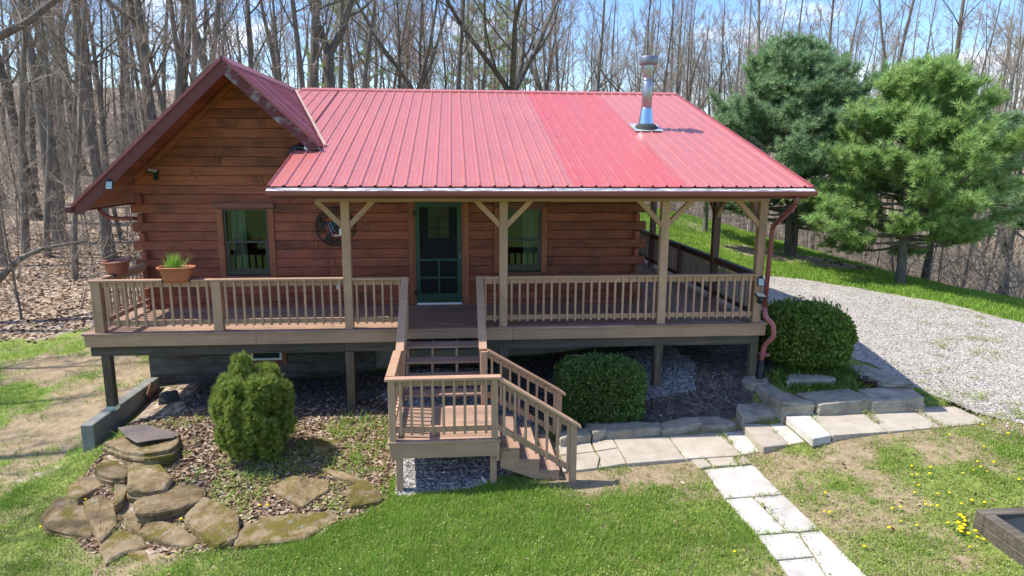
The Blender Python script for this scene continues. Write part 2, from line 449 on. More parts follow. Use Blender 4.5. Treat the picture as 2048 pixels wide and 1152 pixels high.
def foliage(name, a, b, c3, rough=.55, trans=.25):
    t = MT(name, rough, .3); i = t.island()
    c = t.ramp(i, [(0, a), (.5, b), (1, c3)])
    lg = t.noise(t.co('Object'), 1.6, 3); c = t.mixv(c, t.n_range(lg, .75, 1.25))
    t.color(c)
    tr = t.n('ShaderNodeBsdfTranslucent'); mxx = t.n('ShaderNodeMixShader'); mxx.inputs[0].default_value = trans
    t.l(c, tr.inputs['Color']); t.l(t.b.outputs[0], mxx.inputs[1]); t.l(tr.outputs[0], mxx.inputs[2]); t.l(mxx.outputs[0], t.t.nodes['Material Output'].inputs['Surface'])
    return t.m
M['pine_a'] = foliage('blue_green_needles', (.14, .255, .115), (.23, .365, .17), (.36, .49, .27), .6, .5)
M['pine_b'] = foliage('bright_green_needles', (.185, .33, .085), (.30, .46, .14), (.45, .58, .24), .6, .5)
M['arbor'] = foliage('arborvitae_sprays', (.13, .19, .035), (.24, .32, .06), (.42, .47, .14), .6, .4)
M['boxleaf'] = foliage('boxwood_leaves', (.05, .11, .03), (.12, .21, .05), (.28, .37, .10), .5, .4)
M['boxleaf2'] = foliage('round_shrub_leaves', (.06, .12, .02), (.15, .24, .04), (.33, .41, .075), .5, .4)
M['grass'] = foliage('lawn_blades', (.13, .26, .03), (.22, .40, .05), (.40, .50, .11), .6, .45)
M['weed'] = foliage('weedy_lawn_blades', (.17, .25, .045), (.27, .36, .07), (.44, .46, .15), .6, .45)
M['leaf'] = None
def deadleaf():
    t = MT('dead_leaves', .85, .15); c = t.ramp(t.island(), [(0, (.10, .055, .03)), (.4, (.24, .155, .095)), (.75, (.38, .28, .19)), (1, (.52, .42, .32))]); t.color(c); return t.m
M['leaf'] = deadleaf()
def pebble():
    t = MT('gravel_stones', .85, .2); c = t.ramp(t.island(), [(0, (.12, .12, .12)), (.5, (.30, .29, .28)), (1, (.55, .53, .50))]); t.color(c); return t.m
M['pebble'] = pebble()
def pebble_w():
    t = MT('pale_gravel_stones', .85, .2); c = t.ramp(t.island(), [(0, (.20, .18, .155)), (.5, (.40, .365, .325)), (1, (.58, .54, .49))]); t.color(c); return t.m
M['pebble_w'] = pebble_w()
M['terracotta'] = MT('terracotta_plastic', .55, .3).color((.37, .125, .065)).m
M['terracotta2'] = MT('faded_terracotta_plastic', .6, .3).color((.36, .13, .09)).m
M['soil'] = concrete('potting_soil', (.10, .075, .06), (.24, .19, .15), 25)
M['yellow'] = MT('dandelion_yellow', .7, .2).color((.78, .56, .01)).m
M['stem'] = MT('green_stem', .7, .2).color((.10, .2, .04)).m

def ground_mat():
    t = MT('ground_cover', .95, .1)
    a = t.n('ShaderNodeAttribute', attribute_name='cover'); sep = t.n('ShaderNodeSeparateColor'); t.l(a.outputs['Color'], sep.inputs[0])
    v = t.co('Object')
    n1 = t.noise(v, 6, 8, .75); n2 = t.noise(v, 40, 4, .7)
    dirt = t.ramp(n1, [(.3, (.20, .15, .09)), (.55, (.32, .25, .16)), (.75, (.43, .355, .25))])
    dirt = t.mixv(dirt, t.n_range(n2, .7, 1.25))
    gr = t.ramp(t.noise(v, 14, 8, .8), [(.3, (.13, .17, .04)), (.55, (.21, .27, .065)), (.75, (.34, .36, .13))])
    gr = t.mixv(gr, t.n_range(n2, .65, 1.3))
    lv = t.vor(v, 13, 'Color'); ls = t.n('ShaderNodeSeparateColor'); t.l(lv, ls.inputs[0])
    leaf = t.ramp(ls.outputs[0], [(0, (.13, .087, .055)), (.35, (.27, .20, .14)), (.7, (.38, .30, .225)), (1, (.50, .42, .34))])
    leaf = t.mixv(leaf, t.n_range(t.noise(v, 1.1, 6, .7), .65, 1.3))
    mul = t.ramp(n1, [(.3, (.05, .042, .037)), (.7, (.17, .145, .125))]); mul = t.mixv(mul, t.n_range(n2, .5, 1.5))
    edge = t.noise(v, 9, 6, .7)
    def soft(x):
        ad = t.n('ShaderNodeMath', operation='ADD'); t.l(x, ad.inputs[0]); t.l(t.n_range(edge, -.32, .32), ad.inputs[1])
        return t.ramp(ad.outputs[0], [(.38, (0, 0, 0)), (.62, (1, 1, 1))])
    c = t.mix(soft(sep.outputs[0]), dirt, gr)
    c = t.mix(soft(sep.outputs[1]), c, leaf)
    c = t.mix(soft(sep.outputs[2]), c, mul)
    t.color(c)
    hh = t.n('ShaderNodeMath', operation='ADD'); t.l(n2, hh.inputs[0]); t.l(ls.outputs[1], hh.inputs[1])
    t.bump(hh.outputs[0], .6, .03); return t.m
M['ground'] = ground_mat()
def gravel_mat(name, lo, mid, hi, sc):
    t = MT(name, .9, .15); v = t.co('Object')
    q = t.vor(v, sc, 'Color'); s_ = t.n('ShaderNodeSeparateColor'); t.l(q, s_.inputs[0])
    d = t.vor(v, sc, 'Distance')
    c = t.ramp(s_.outputs[0], [(0, lo), (.5, mid), (1, hi)])
    big = t.noise(v, .9, 6, .7); c = t.mixv(c, t.n_range(big, .78, 1.18))
    t.color(c)
    t.bump(t.ramp(d, [(0, (1, 1, 1)), (.6, (0, 0, 0))]), .8, .02); return t.m
M['gravel'] = gravel_mat('pale_driveway_gravel', (.15, .135, .115), (.355, .325, .29), (.53, .495, .45), 33)
M['gravel_d'] = gravel_mat('grey_bed_gravel', (.08, .08, .08), (.24, .235, .23), (.44, .43, .41), 26)


# ------------------------------------------------------------------ ground
def redge(y):   # X where the grass on the right ends and the woods begin
    return np.interp(y, [0, 12, 19, 26, 33, 40, 60], [21, 19, 17.4, 16.6, 14.2, 9.5, 4])
PIX = lambda pts, Z: [tuple(at(u, v, Z=Z)[:2]) for u, v in pts]
BED_LEAF = [(-5.0, 12.3), (-5.0, 13.4), (-5.85, 13.4), (-5.5, 10.3), (-5.6, 9.2), (-4.6, 8.2), (-3.2, 7.9), (-1.9, 8.0), (-1.0, 8.6), (-.75, 10.4), (-.9, 11.2), (-2.5, 11.0)]
BED_MULCH = [(-5.1, 13.45), (-4.95, 12.3), (-4.6, 11.5), (-4.3, 10.9), (-3, 10.95), (-1.2, 11.0), (.5, 10.9), (1.6, 10.5), (2.5, 10.6), (4.9, 10.6), (5.5, 11.3), (6.3, 11.2), (7.4, 11.0), (7.6, 13.0), (5.7, 13.4), (5.6, 16), (3.7, 16), (3.7, 13.45)]
def cover(x, y):
    x = np.asarray(x, float); y = np.asarray(y, float)
    n = fbm(x * .55, y * .55, 11, 5); n2 = fbm(x * 1.7, y * 1.7, 23, 4)
    g = .34 + 2.0 * (n - .44) + 1.3 * (n2 - .5)
    lush = np.exp(-(((x + .3) / 2.4) ** 2 + ((y - 7.7) / 1.6) ** 2))           # thick grass by the landing
    g = g + .55 * lush + .20 + .16 * (x > 4.2) * (y < 10)
    bare = np.exp(-(((x - 2.6) / 1.3) ** 2 + ((y - 7.6) / 1.0) ** 2)); g = g - .42 * bare
    bare = np.exp(-(((x - 2.3) / .9) ** 2 + ((y - 8.85) / .3) ** 2)); g = g - .7 * bare
    path = np.exp(-(((x + 8.6) / 3.2) ** 2 + ((y - 12.4 - .08 * (x + 8)) / .8) ** 2)); g = g - .8 * path
    path = np.exp(-(((x + 9.5) / 3.0) ** 2 + ((y - 15.4) / 1.1) ** 2)); g = g - .55 * path
    g = np.where(y > 17, np.where(x > 4, .85 + .5 * (n2 - .5), g), g)
    g = np.where(y < 4, .9, g)
    wob = (fbm(x * .7, y * .7, 5, 4) - .5)
    leaf = np.clip((y - (17.6 + .06 * (x + 10)) + wob * 3) / .8, 0, 1) * (x < -3) + np.clip((y - 25 + wob * 4) / 1.5, 0, 1) * (x >= -3) * (x < 4)
    leaf = np.maximum(leaf, np.clip((x - redge(y) + wob * 2.5) / .8, 0, 1) * (y > 2))
    leaf = np.maximum(leaf, np.clip((y - np.interp(x, [3, 9, 14], [36, 40, 40]) + wob * 4) / 1.5, 0, 1) * (x >= 3))
    leaf = np.maximum(leaf, .95 * np.exp(-((((x - 12.9) / 3.2) ** 2 + ((y - 24.3) / 1.9) ** 2) ** 2)) * (n2 > .33))
    leaf = np.maximum(leaf, .55 * np.exp(-(((x - 10.6) / 1.2) ** 2 + ((y - 29) / 3.5) ** 2)))
    leaf = np.where(inpoly(x, y, BED_LEAF), np.clip(.9 + .8 * (n2 - .5), .72, 1), leaf)
    leaf = np.maximum(leaf, np.where(x < -5.9, .6 * np.exp(-(((x + 6.6) / .8) ** 2 + ((y - 10.6) / .5) ** 2)), 0))
    mul = np.where(inpoly(x, y, BED_MULCH), 1., 0.)
    return np.clip(g, 0, 1), np.clip(leaf, 0, 1), mul

# paving slabs measured off the photo: outline, top height, material, thickness
cva = lambda p: (1080 + p[0] / 3.388, 640 + p[1] / 3.388)
cvb = lambda p: (1450 + p[0] / 3.291, 550 + p[1] / 3.291)
cvc = lambda p: (1350 + p[0] / 2.934, 850 + p[1] / 2.934)
PAVE = []
def slab(pts, conv, z, m, th=.07, parent=None, dz=None):
    P = [Vector(at(*conv(p), Z=z)) for p in pts]
    c = sum(P, Vector()) / len(P)
    P = [c + (p - c) * (1 - .008 / max(.1, (p - c).length)) for p in P]
    PAVE.append((P, z, m, th))
for pts in ([(120, 840), (338, 818), (372, 888), (140, 915)], [(140, 918), (372, 891), (404, 930), (392, 1000), (150, 1028)],
            [(345, 815), (497, 808), (530, 863), (379, 886)], [(380, 890), (531, 866), (588, 970), (397, 1000), (410, 930)],
            [(500, 806), (865, 785), (985, 940), (592, 972)], [(868, 783), (1225, 762), (1365, 915), (990, 938)]):
    slab(pts, cva, .06, 'slab', .08)
slab([(1232, 758), (1372, 750), (1490, 890), (1370, 912)], cva, .062, 'slab_white', .08)
for pts in ([(1022, 945), (1115, 936), (1168, 988), (1085, 1003)], [(1130, 935), (1310, 924), (1345, 980), (1176, 988)], [(1335, 925), (1402, 922), (1432, 972), (1352, 980)]):
    slab(pts, cva, .045, 'slab', .06)
slab([(1368, 705), (1540, 700), (1690, 842), (1515, 862)], cva, .20, 'slab', .17)
slab([(1545, 702), (1650, 694), (1800, 826), (1695, 841)], cva, .201, 'slab_white', .16)
for pts, m in (([(400, 930), (560, 922), (705, 1055), (580, 1080)], 'slab_white'), ([(565, 920), (880, 885), (1080, 1030), (710, 1055)], 'slab'), ([(885, 884), (1195, 868), (1430, 1000), (1085, 1030)], 'slab'), ([(1200, 868), (1510, 862), (1745, 970), (1435, 1000)], 'slab')):
    slab(pts, cvb, .36, m, .13)
for pts in ([(175, 262), (460, 232), (630, 405), (290, 430)], [(298, 435), (452, 421), (662, 628), (480, 641)], [(458, 420), (635, 408), (850, 612), (727, 625), (665, 622)],
            [(483, 646), (722, 630), (815, 770), (600, 790)], [(730, 629), (855, 617), (1130, 890), (905, 905), (835, 790)], [(604, 795), (818, 775), (905, 915), (700, 930)], [(705, 935), (1140, 900), (1260, 1020), (800, 1060)]):
    slab(pts, cvc, .03, 'slab_white', .06)


def axis(lo, hi, fine, bounds, step):
    a, b = bounds; core = list(np.arange(a, b + 1e-6, fine))
    out = []; p = a; st = step
    while p > lo: p -= st; st *= 1.12; out.append(p)
    out = out[::-1] + core; p = core[-1]; st = step
    while p < hi: p += st; st *= 1.12; out.append(p)
    return np.array(out)
gx = axis(-400, 400, .11, (-11, 13), .2); gy = axis(-300, 600, .11, (5.2, 15), .2)
GX, GY = np.meshgrid(gx, gy)
GZ = hz(GX, GY)
for P, z, m, th in PAVE:                     # bed the paving: ground just below each slab
    c = sum(P, Vector()) / len(P); Q = [c + (p - c) * (1 + .14 / (p - c).length) for p in P]
    k = inpoly(GX, GY, Q); GZ[k] = np.minimum(GZ[k], z - .025)
nx, ny = len(gx), len(gy)
V = np.stack([GX.ravel(), GY.ravel(), GZ.ravel()], -1)
ii = (np.arange(ny - 1)[:, None] * nx + np.arange(nx - 1)[None, :]).ravel()
me = npmesh('ground', V, np.stack([ii, ii + 1, ii + nx + 1, ii + nx], -1), M['ground'], True)
g_, l_, m_ = cover(V[:, 0], V[:, 1])
ca = me.color_attributes.new('cover', 'FLOAT_COLOR', 'POINT')
ca.data.foreach_set('color', np.stack([g_, l_, m_, np.ones_like(g_)], -1).astype(np.float32).ravel())
ground = tag(lk(bpy.data.objects.new('ground', me)), kind='structure')

def sheet(name, poly, off, step, m, wob=.08, seed=1):
    """thin ground sheet with an uneven edge that follows the terrain"""
    P = []
    n = len(poly)
    for i in range(n):
        a = np.array(poly[i][:2]); b = np.array(poly[(i + 1) % n][:2]); k = max(1, int(np.linalg.norm(b - a) / step))
        for j in range(k): P.append(a + (b - a) * j / k)
    P = np.array(P)
    P = P + wob * np.stack([fbm(P[:, 0] * 2.3, P[:, 1] * 2.3, seed) - .5, fbm(P[:, 0] * 2.3, P[:, 1] * 2.3, seed + 9) - .5], -1) * 2
    nb = len(P)
    lo = P.min(0); hi = P.max(0)
    X, Y = np.meshgrid(np.arange(lo[0], hi[0], step * 1.6), np.arange(lo[1], hi[1], step * 1.6))
    X = X.ravel(); Y = Y.ravel(); k = inpoly(X, Y, P); I = np.stack([X[k], Y[k]], -1)
    pts = [Vector(p) for p in np.concatenate([P, I])]
    r = delaunay_2d_cdt(pts, [(i, (i + 1) % nb) for i in range(nb)], [], 1, 1e-5)
    xy = np.array([tuple(v) for v in r[0]]); z = hz(xy[:, 0], xy[:, 1]) + off
    me = bpy.data.meshes.new(name); me.from_pydata([(a, b, c) for (a, b), c in zip(xy, z)], [], [list(f) for f in r[2]])
    me.materials.append(m); me.polygons.foreach_set('use_smooth', np.ones(len(me.polygons), bool))
    return lk(bpy.data.objects.new(name, me)), P
DRIVE = [(8.75, 9.65), (9.6, 8.6), (11, 7.9), (14, 7.6), (15.5, 10), (14.6, 13), (14.0, 15.2), (13.2, 17.2), (11.9, 18.9), (10.4, 20.0), (8.6, 20.4), (6.6, 20.2), (5.75, 19), (5.75, 14.5), (7.7, 13.2), (8.2, 12), (8.4, 10.6)]
drive, DRIVE_P = sheet('gravel_driveway', DRIVE, .012, .16, M['gravel'], .16, 31)
tag(drive, kind='structure')
GBED1 = [(-.85, 8.75), (.2, 8.8), (1.2, 9.25), (1.5, 10.2), (1.2, 11.2), (.9, 13), (-1.0, 13.2), (-1.4, 12), (-.95, 10.9)]
GBED2 = [(2.7, 13.0), (2.9, 11.9), (3.3, 11.2), (4.3, 11.4), (4.6, 12.2), (4.4, 13.1)]
for p, sd_ in ((GBED1, 41), (GBED2, 47)):
    o, _ = sheet('gravel_bed', p, .012, .14, M['gravel_d'], .10, sd_); tag(o, kind='structure')
# ------------------------------------------------------------------ log cabin
ZD = 1.616                                   # top of the deck
YW = 13.468                                  # face of the front wall
WXL, WXR, WYB = -5.92, 3.72, 22.3
LC = .1768
cabin = empty('log_cabin', (-1.1, 17.9, .3))
tag(cabin, 'red-brown log cabin with red metal roof and front gable', 'cabin')
CABL = Vector(cabin.location)
def under(o, parent, root=CABL):
    """keep world placement while parenting to an unrotated parent"""
    o.parent = parent
    return o
# all cabin parts are written in world coordinates; the cabin Empty's offset is taken out here
def fix(o): o.matrix_parent_inverse = o.parent.matrix_basis.inverted() if o.parent else Matrix(); return o
class Root:
    """parents in world coordinates"""
    pass
def put(o, parent):
    o.parent = parent
    m = Matrix.Identity(4); p = parent; chain = []
    while p is not None: chain.append(p); p = p.parent
    for q in reversed(chain): m = m @ q.matrix_parent_inverse @ q.matrix_basis
    o.matrix_parent_inverse = m.inverted()
    return o
def pbox(name, lo, hi, m, parent, bev=0):
    lo = Vector(lo); hi = Vector(hi)
    return put(box(name, (lo + hi) / 2, hi - lo, m, None, bev), parent)
def pbar(name, a, b, w, h, m, parent, bev=0, upv=(0, 0, 1)):
    return put(bar(name, a, b, w, h, m, None, bev, upv), parent)
def ptube(name, pts, r, m, parent, n=10):
    return put(tube(name, pts, r, m, None, n), parent)
def poly_prism(name, pts, d, m, parent, bev=0):
    """flat polygon (3-D points) pushed along vector d"""
    bm = bmesh.new(); d = Vector(d)
    c = sum((Vector(p) for p in pts), Vector()) / len(pts)
    a = [bm.verts.new(Vector(p) - c) for p in pts]; b = [bm.verts.new(Vector(p) - c + d) for p in pts]
    n = len(pts)
    bm.faces.new(a); bm.faces.new(b[::-1])
    for i in range(n): bm.faces.new((a[i], b[i], b[(i + 1) % n], a[(i + 1) % n]))
    bmesh.ops.recalc_face_normals(bm, faces=bm.faces[:])
    if bev: bmesh.ops.bevel(bm, geom=bm.edges[:], offset=bev, segments=1, affect='EDGES', clamp_overlap=True)
    o = bmo(name, bm, m); o.location = c
    return put(o, parent) if parent else o

# wall: dark backing core with the logs proud of it
core = bmesh.new()
t_ = .13
add_box(core, ((WXL + WXR) / 2, YW + .10, 2.9), (WXR - WXL - .02, .02, 3.4))
add_box(core, (WXL + .10, (YW + WYB) / 2, 2.2), (.02, WYB - YW - .3, 4.4)); add_box(core, (WXR - .10, (YW + WYB) / 2, 2.2), (.02, WYB - YW - .3, 4.4))
add_box(core, ((WXL + WXR) / 2, WYB - .1, 2.2), (WXR - WXL - .4, .02, 4.4))
# cut the window / door openings out of the front sheet by rebuilding it from pieces
bmesh.ops.delete(core, geom=[v for v in core.verts if abs(v.co.y - (YW + .10)) < .02 and True and v.co.z > 1.1 and v.co.z < 4.7 and abs(v.co.y - (YW + .1)) <= .0101], context='VERTS')
OPEN = [(-4.50, -3.47, 2.20, 3.63), (-.86, .28, 1.60, 3.70), (.80, 1.87, 2.24, 3.62)]
def spans(z0, z1, a, b):
    s = [(a, b)]
    for x0, x1, o0, o1 in OPEN:
        if z1 > o0 + .02 and z0 < o1 - .02:
            q = []
            for p0, p1 in s:
                if x0 > p0: q.append((p0, min(x0, p1)))
                if x1 < p1: q.append((max(x1, p0), p1))
            s = [(u, v) for u, v in q if v - u > .03]
    return s
for x0, x1, z0, z1 in ((WXL + .05, -4.5, 1.1, 4.9), (-3.47, -.86, 1.1, 4.9), (.28, .80, 1.1, 4.9), (1.87, WXR - .05, 1.1, 4.9), (-4.5, -3.47, 1.1, 2.2), (-4.5, -3.47, 3.63, 4.9), (-.86, .28, 3.7, 4.9), (-.86, .28, 1.1, 1.6), (.8, 1.87, 1.1, 2.24), (.8, 1.87, 3.62, 4.9)):
    add_box(core, ((x0 + x1) / 2, YW + .11, (z0 + z1) / 2), (x1 - x0, .02, z1 - z0))
wall = put(bmo('wall', core, M['log']), cabin)
k0 = 3.986
courses = [(k0 - (i + 1) * LC, k0 - i * LC) for i in range(-5, 16)]
rl = random.Random(4)
for ci, (z0, z1) in enumerate(courses):
    if z1 < 1.2: continue
    long_end = ci % 2 == 1
    a = WXL - (.17 if long_end else .0); b = WXR + (.17 if long_end else .0)
    if z0 > 3.98: a, b = -2.6, WXR                # above the wall plate only the porch side goes on
    for s0, s1 in spans(z0, z1, a, b):
        cuts = [s0]
        if s1 - s0 > 2.2 and rl.random() < .55: cuts.append(s0 + (s1 - s0) * rl.uniform(.3, .7))
        cuts.append(s1)
        for c0, c1 in zip(cuts, cuts[1:]):
            pr = rl.uniform(0, .006)
            pbox('log', (c0 + .002, YW - pr, z0 + .0025), (c1 - .002, YW + .095, z1 - .0025), M['log'], wall, .008)
    if z0 < 3.98:                                  # side logs crossing the corner
        for X, sg in ((WXL, 1), (WXR, -1)):
            y0 = YW - (.15 if not long_end else -.10)
            xa, xb = (X, X + .095) if sg > 0 else (X - .095, X)
            pbox('log', (xa + .001, y0, z0 + .0035), (xb - .001, WYB, z1 - .0035), M['log_y'], wall, .012)
# ---------------- gable
GX0, GY0, GZ0, GS = -3.909, 12.51, 6.175, .93        # ridge X, front Y, ridge Z, slope
gable = pbox('gable_core', (-5.7, YW + .10, 3.99), (-2.3, YW + .13, 4.6), M['gable'], cabin)
zz = k0
i = 0
while zz < 5.93:
    z1 = min(zz + LC, 5.93)
    def lim(z, sg):
        v = GX0 + sg * max(.02, (GZ0 - .21 - z) / GS)
        return max(v, -6.0) if sg < 0 else v
    l0, l1, r0, r1 = lim(zz, -1), lim(z1, -1), lim(zz, 1), lim(z1, 1)
    jo = [0, 1]
    if r0 - l0 > 2.4 and i % 3 != 1: jo = [0, rl.uniform(.3, .7), 1]
    for a, b in zip(jo, jo[1:]):
        q = lambda t, l, r: l + (r - l) * t
        pts = [(q(a, l0, r0) + .002, YW - .004 * (i % 2), zz + .002), (q(b, l0, r0) - .002, YW - .004 * (i % 2), zz + .002), (q(b, l1, r1) - .002, YW - .004 * (i % 2), z1 - .002), (q(a, l1, r1) + .002, YW - .004 * (i % 2), z1 - .002)]
        poly_prism('siding_board', pts, (0, .10, 0), M['gable'], gable, .008)
    zz = z1; i += 1
# ---------------- roof
MS = .2902
EY, EZ, RY, RZ = 10.653, 4.077, 17.883, 6.175
MXL, MXR = -2.787, 5.793
def mz(y): return EZ + MS * (y - EY) if y <= RY else RZ - MS * (y - RY)
def vy(x):                                             # valley: where the gable slope meets the main roof
    zg = GZ0 - GS * (x - GX0); return EY + (zg - EZ) / MS
VX = -2.33
rb = bmesh.new()                                       # roof deck under the metal
def face(bm, pts): return bm.faces.new([bm.verts.new(p) for p in pts])
e = .035
for (x0, x1, y0, y1) in ((MXL + .01, MXR - .01, EY + .03, RY), (-6.2, MXR - .01, RY, 23.4)):
    q = [(x0, y0), (x1, y0), (x1, y1), (x0, y1)]
    top = [rb.verts.new((x, y, mz(y) - e)) for x, y in q]; bot = [rb.verts.new((x, y, mz(y) - e - .09)) for x, y in q]
    rb.faces.new(top); rb.faces.new(bot[::-1])
    for j in range(4): rb.faces.new((top[j], bot[j], bot[(j + 1) % 4], top[(j + 1) % 4]))
def gz(x): return GZ0 - GS * abs(x - GX0)
GXL = -6.62
for (x0, x1, y0, y1) in ((GXL + .02, GX0, GY0 + .04, 23.0), (GX0, VX - .01, GY0 + .04, 12.85)):
    q = [(x0, y0), (x1, y0), (x1, y1), (x0, y1)]
    top = [rb.verts.new((x, y, gz(x) - e)) for x, y in q]; bot = [rb.verts.new((x, y, gz(x) - e - .06)) for x, y in q]
    rb.faces.new(top); rb.faces.new(bot[::-1])
    for j in range(4): rb.faces.new((top[j], bot[j], bot[(j + 1) % 4], top[(j + 1) % 4]))
# gable right slope, clipped by the valley
q = [(VX - .01, 12.85), (GX0, 12.85), (GX0, RY)]
top = [rb.verts.new((x, y, gz(x) - e)) for x, y in q]; rb.faces.new(top)
bmesh.ops.recalc_face_normals(rb, faces=rb.faces[:])
roof = put(bmo('roof', rb, M['fascia']), cabin)
RIB = .2286
def rib_profile(x0, x1):
    """(x, height) pairs of a ribbed sheet between x0 and x1 with ribs every 9 inches"""
    out = [(x0, 0)]
    k = math.ceil((x0 - .02 - MXL) / RIB)
    x = MXL + k * RIB
    while x < x1 + .02:
        for dx, h in ((-.028, 0), (-.012, .02), (.012, .02), (.028, 0)):
            if x0 < x + dx < x1: out.append((x + dx, h))
        for mm in (RIB / 3, 2 * RIB / 3):
            for dx, h in ((-.012, 0), (-.004, .0035), (.004, .0035), (.012, 0)):
                if x0 < x + mm + dx < x1: out.append((x + mm + dx, h))
        x += RIB
    out.append((x1, 0)); return out
PW = RIB * 4
xs0 = MXL - 2 * PW + RIB * .5
pi_ = 0
while xs0 < MXR - .01:
    a = max(xs0, GX0 + .01); b = min(xs0 + PW, MXR)
    if b > a + .02:
        pr = rib_profile(a, b); bm = bmesh.new(); prev = None
        cxm = (a + b) / 2
        for x, h in pr:
            ys = EY if x >= MXL else vy(x) + .02
            if MXL <= x < VX: ys = EY
            ye = RY - .01
            st = []
            for t in (0, .33, .66, 1):
                y = ys + (ye - ys) * t
                st.append(bm.verts.new((x - cxm, y - 14, mz(y) + h + .001 * (pi_ % 2) - 5)))
            if prev:
                if not (prev[4] < MXL <= x):
                    for j in range(3): bm.faces.new((prev[j], st[j], st[j + 1], prev[j + 1]))
                else:
                    pass
            prev = st + [x]
        new = (2.2 < cxm < 4.1)
        o = bmo('roof_panel', bm, M['roof_new'] if new else M['roof']); o.location = (cxm, 14, 5); put(o, roof)
    xs0 += PW; pi_ += 1
# screw heads in rows across the sheets
sv = []; sf = []
for yy in np.arange(EY + .12, RY - .1, .61):
    for kx in range(int((MXR - MXL) / RIB) + 1):
        xx = MXL + kx * RIB + .045; 
        if xx < VX + .1 and yy > 12.4: continue
        zz_ = mz(yy) + .001; k_ = len(sv); r_ = .011
        sv += [(xx - r_, yy, zz_), (xx, yy - r_, zz_), (xx + r_, yy, zz_), (xx, yy + r_, zz_), (xx, yy, zz_ + .012)]; sf += [(k_, k_ + 1, k_ + 4), (k_ + 1, k_ + 2, k_ + 4), (k_ + 2, k_ + 3, k_ + 4), (k_ + 3, k_, k_ + 4)]
o = lk(bpy.data.objects.new('roof_screws', npmesh('roof_screws', np.array(sv), np.array(sf), M['roof_dark']))); put(o, roof); o['kind'] = 'stuff'
# back slope, gable slopes
def sheet_panel(name, P, m, parent, ribs, along):
    pass
bm = bmesh.new(); face(bm, [(-6.3, RY, RZ), (MXR, RY, RZ), (MXR, 23.45, mz(23.45)), (-6.3, 23.45, mz(23.45))]); put(bmo('back_slope', bm, M['roof']), roof)
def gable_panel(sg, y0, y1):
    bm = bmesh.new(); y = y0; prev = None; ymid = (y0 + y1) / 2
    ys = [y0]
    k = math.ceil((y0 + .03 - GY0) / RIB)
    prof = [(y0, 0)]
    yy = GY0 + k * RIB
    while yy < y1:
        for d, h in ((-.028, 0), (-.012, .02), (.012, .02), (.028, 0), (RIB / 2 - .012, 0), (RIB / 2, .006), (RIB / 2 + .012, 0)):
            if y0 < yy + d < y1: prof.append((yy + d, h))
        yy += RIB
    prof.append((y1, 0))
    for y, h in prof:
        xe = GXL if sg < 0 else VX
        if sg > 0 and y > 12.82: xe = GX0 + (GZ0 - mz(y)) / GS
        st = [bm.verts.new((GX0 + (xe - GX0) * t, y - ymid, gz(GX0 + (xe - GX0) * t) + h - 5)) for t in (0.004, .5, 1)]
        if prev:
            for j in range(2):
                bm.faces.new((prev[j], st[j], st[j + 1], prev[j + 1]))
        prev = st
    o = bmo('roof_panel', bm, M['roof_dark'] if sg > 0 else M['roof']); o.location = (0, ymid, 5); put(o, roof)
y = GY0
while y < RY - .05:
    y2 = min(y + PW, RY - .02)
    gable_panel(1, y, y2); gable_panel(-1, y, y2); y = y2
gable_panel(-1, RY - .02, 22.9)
# ridge caps
def ridge_cap(a, b, da, db, m=M['roof']):
    """folded strip along a-b; da, db = fall on either side"""
    a = Vector(a); b = Vector(b); bm = bmesh.new()
    rows = []
    for off, hh in ((Vector(da), -.012), (Vector(da) * .93, .010), (Vector(), .022), (Vector(db) * .93, .010), (Vector(db), -.012)):
        rows.append((bm.verts.new(a + off + Vector((0, 0, hh + .012))), bm.verts.new(b + off + Vector((0, 0, hh + .012)))))
    for (p, q_), (r, s_) in zip(rows, rows[1:]): bm.faces.new((p, q_, s_, r))
    bmesh.ops.recalc_face_normals(bm, faces=bm.faces[:])
    return put(bmo('ridge_cap', bm, m), roof)
w_ = .15
for x0, x1 in ((GX0 + .2, -.9), (-.895, 2.15), (2.155, MXR + .01)):
    ridge_cap((x0, RY, RZ + .012), (x1, RY, RZ + .012), (0, -w_, -w_ * MS), (0, w_, -w_ * MS))
ridge_cap((GX0, GY0 - .02, GZ0 + .012), (GX0, 15.3, GZ0 + .012), (-w_ * .75, 0, -w_ * .75 * GS), (w_ * .75, 0, -w_ * .75 * GS))
ridge_cap((GX0, 15.304, GZ0 + .012), (GX0, RY + .1, GZ0 + .012), (-w_ * .75, 0, -w_ * .75 * GS), (w_ * .75, 0, -w_ * .75 * GS))
# valley flashing
a = Vector((VX + .01, vy(VX) - .04, mz(vy(VX)) + .02)); b = Vector((GX0 + .04, RY - .12, RZ - .02))
bm = bmesh.new(); dv = (b - a).normalized()
sd1 = Vector((.055, 0, 0)); sd2 = Vector((-.03, 0, .03))
vv = [bm.verts.new(p) for p in (a + sd1 + Vector((0, 0, .004)), b + sd1 + Vector((0, 0, .004)), b + Vector((0, 0, .016)), a + Vector((0, 0, .016)), b + sd2 + Vector((0, 0, .02)), a + sd2 + Vector((0, 0, .02)))]
bm.faces.new((vv[0], vv[1], vv[2], vv[3])); bm.faces.new((vv[3], vv[2], vv[4], vv[5]))
M['valley'] = concrete('worn_valley_metal', (.36, .22, .17), (.60, .46, .38), 5)
put(bmo('valley_flashing', bm, M['valley']), roof)
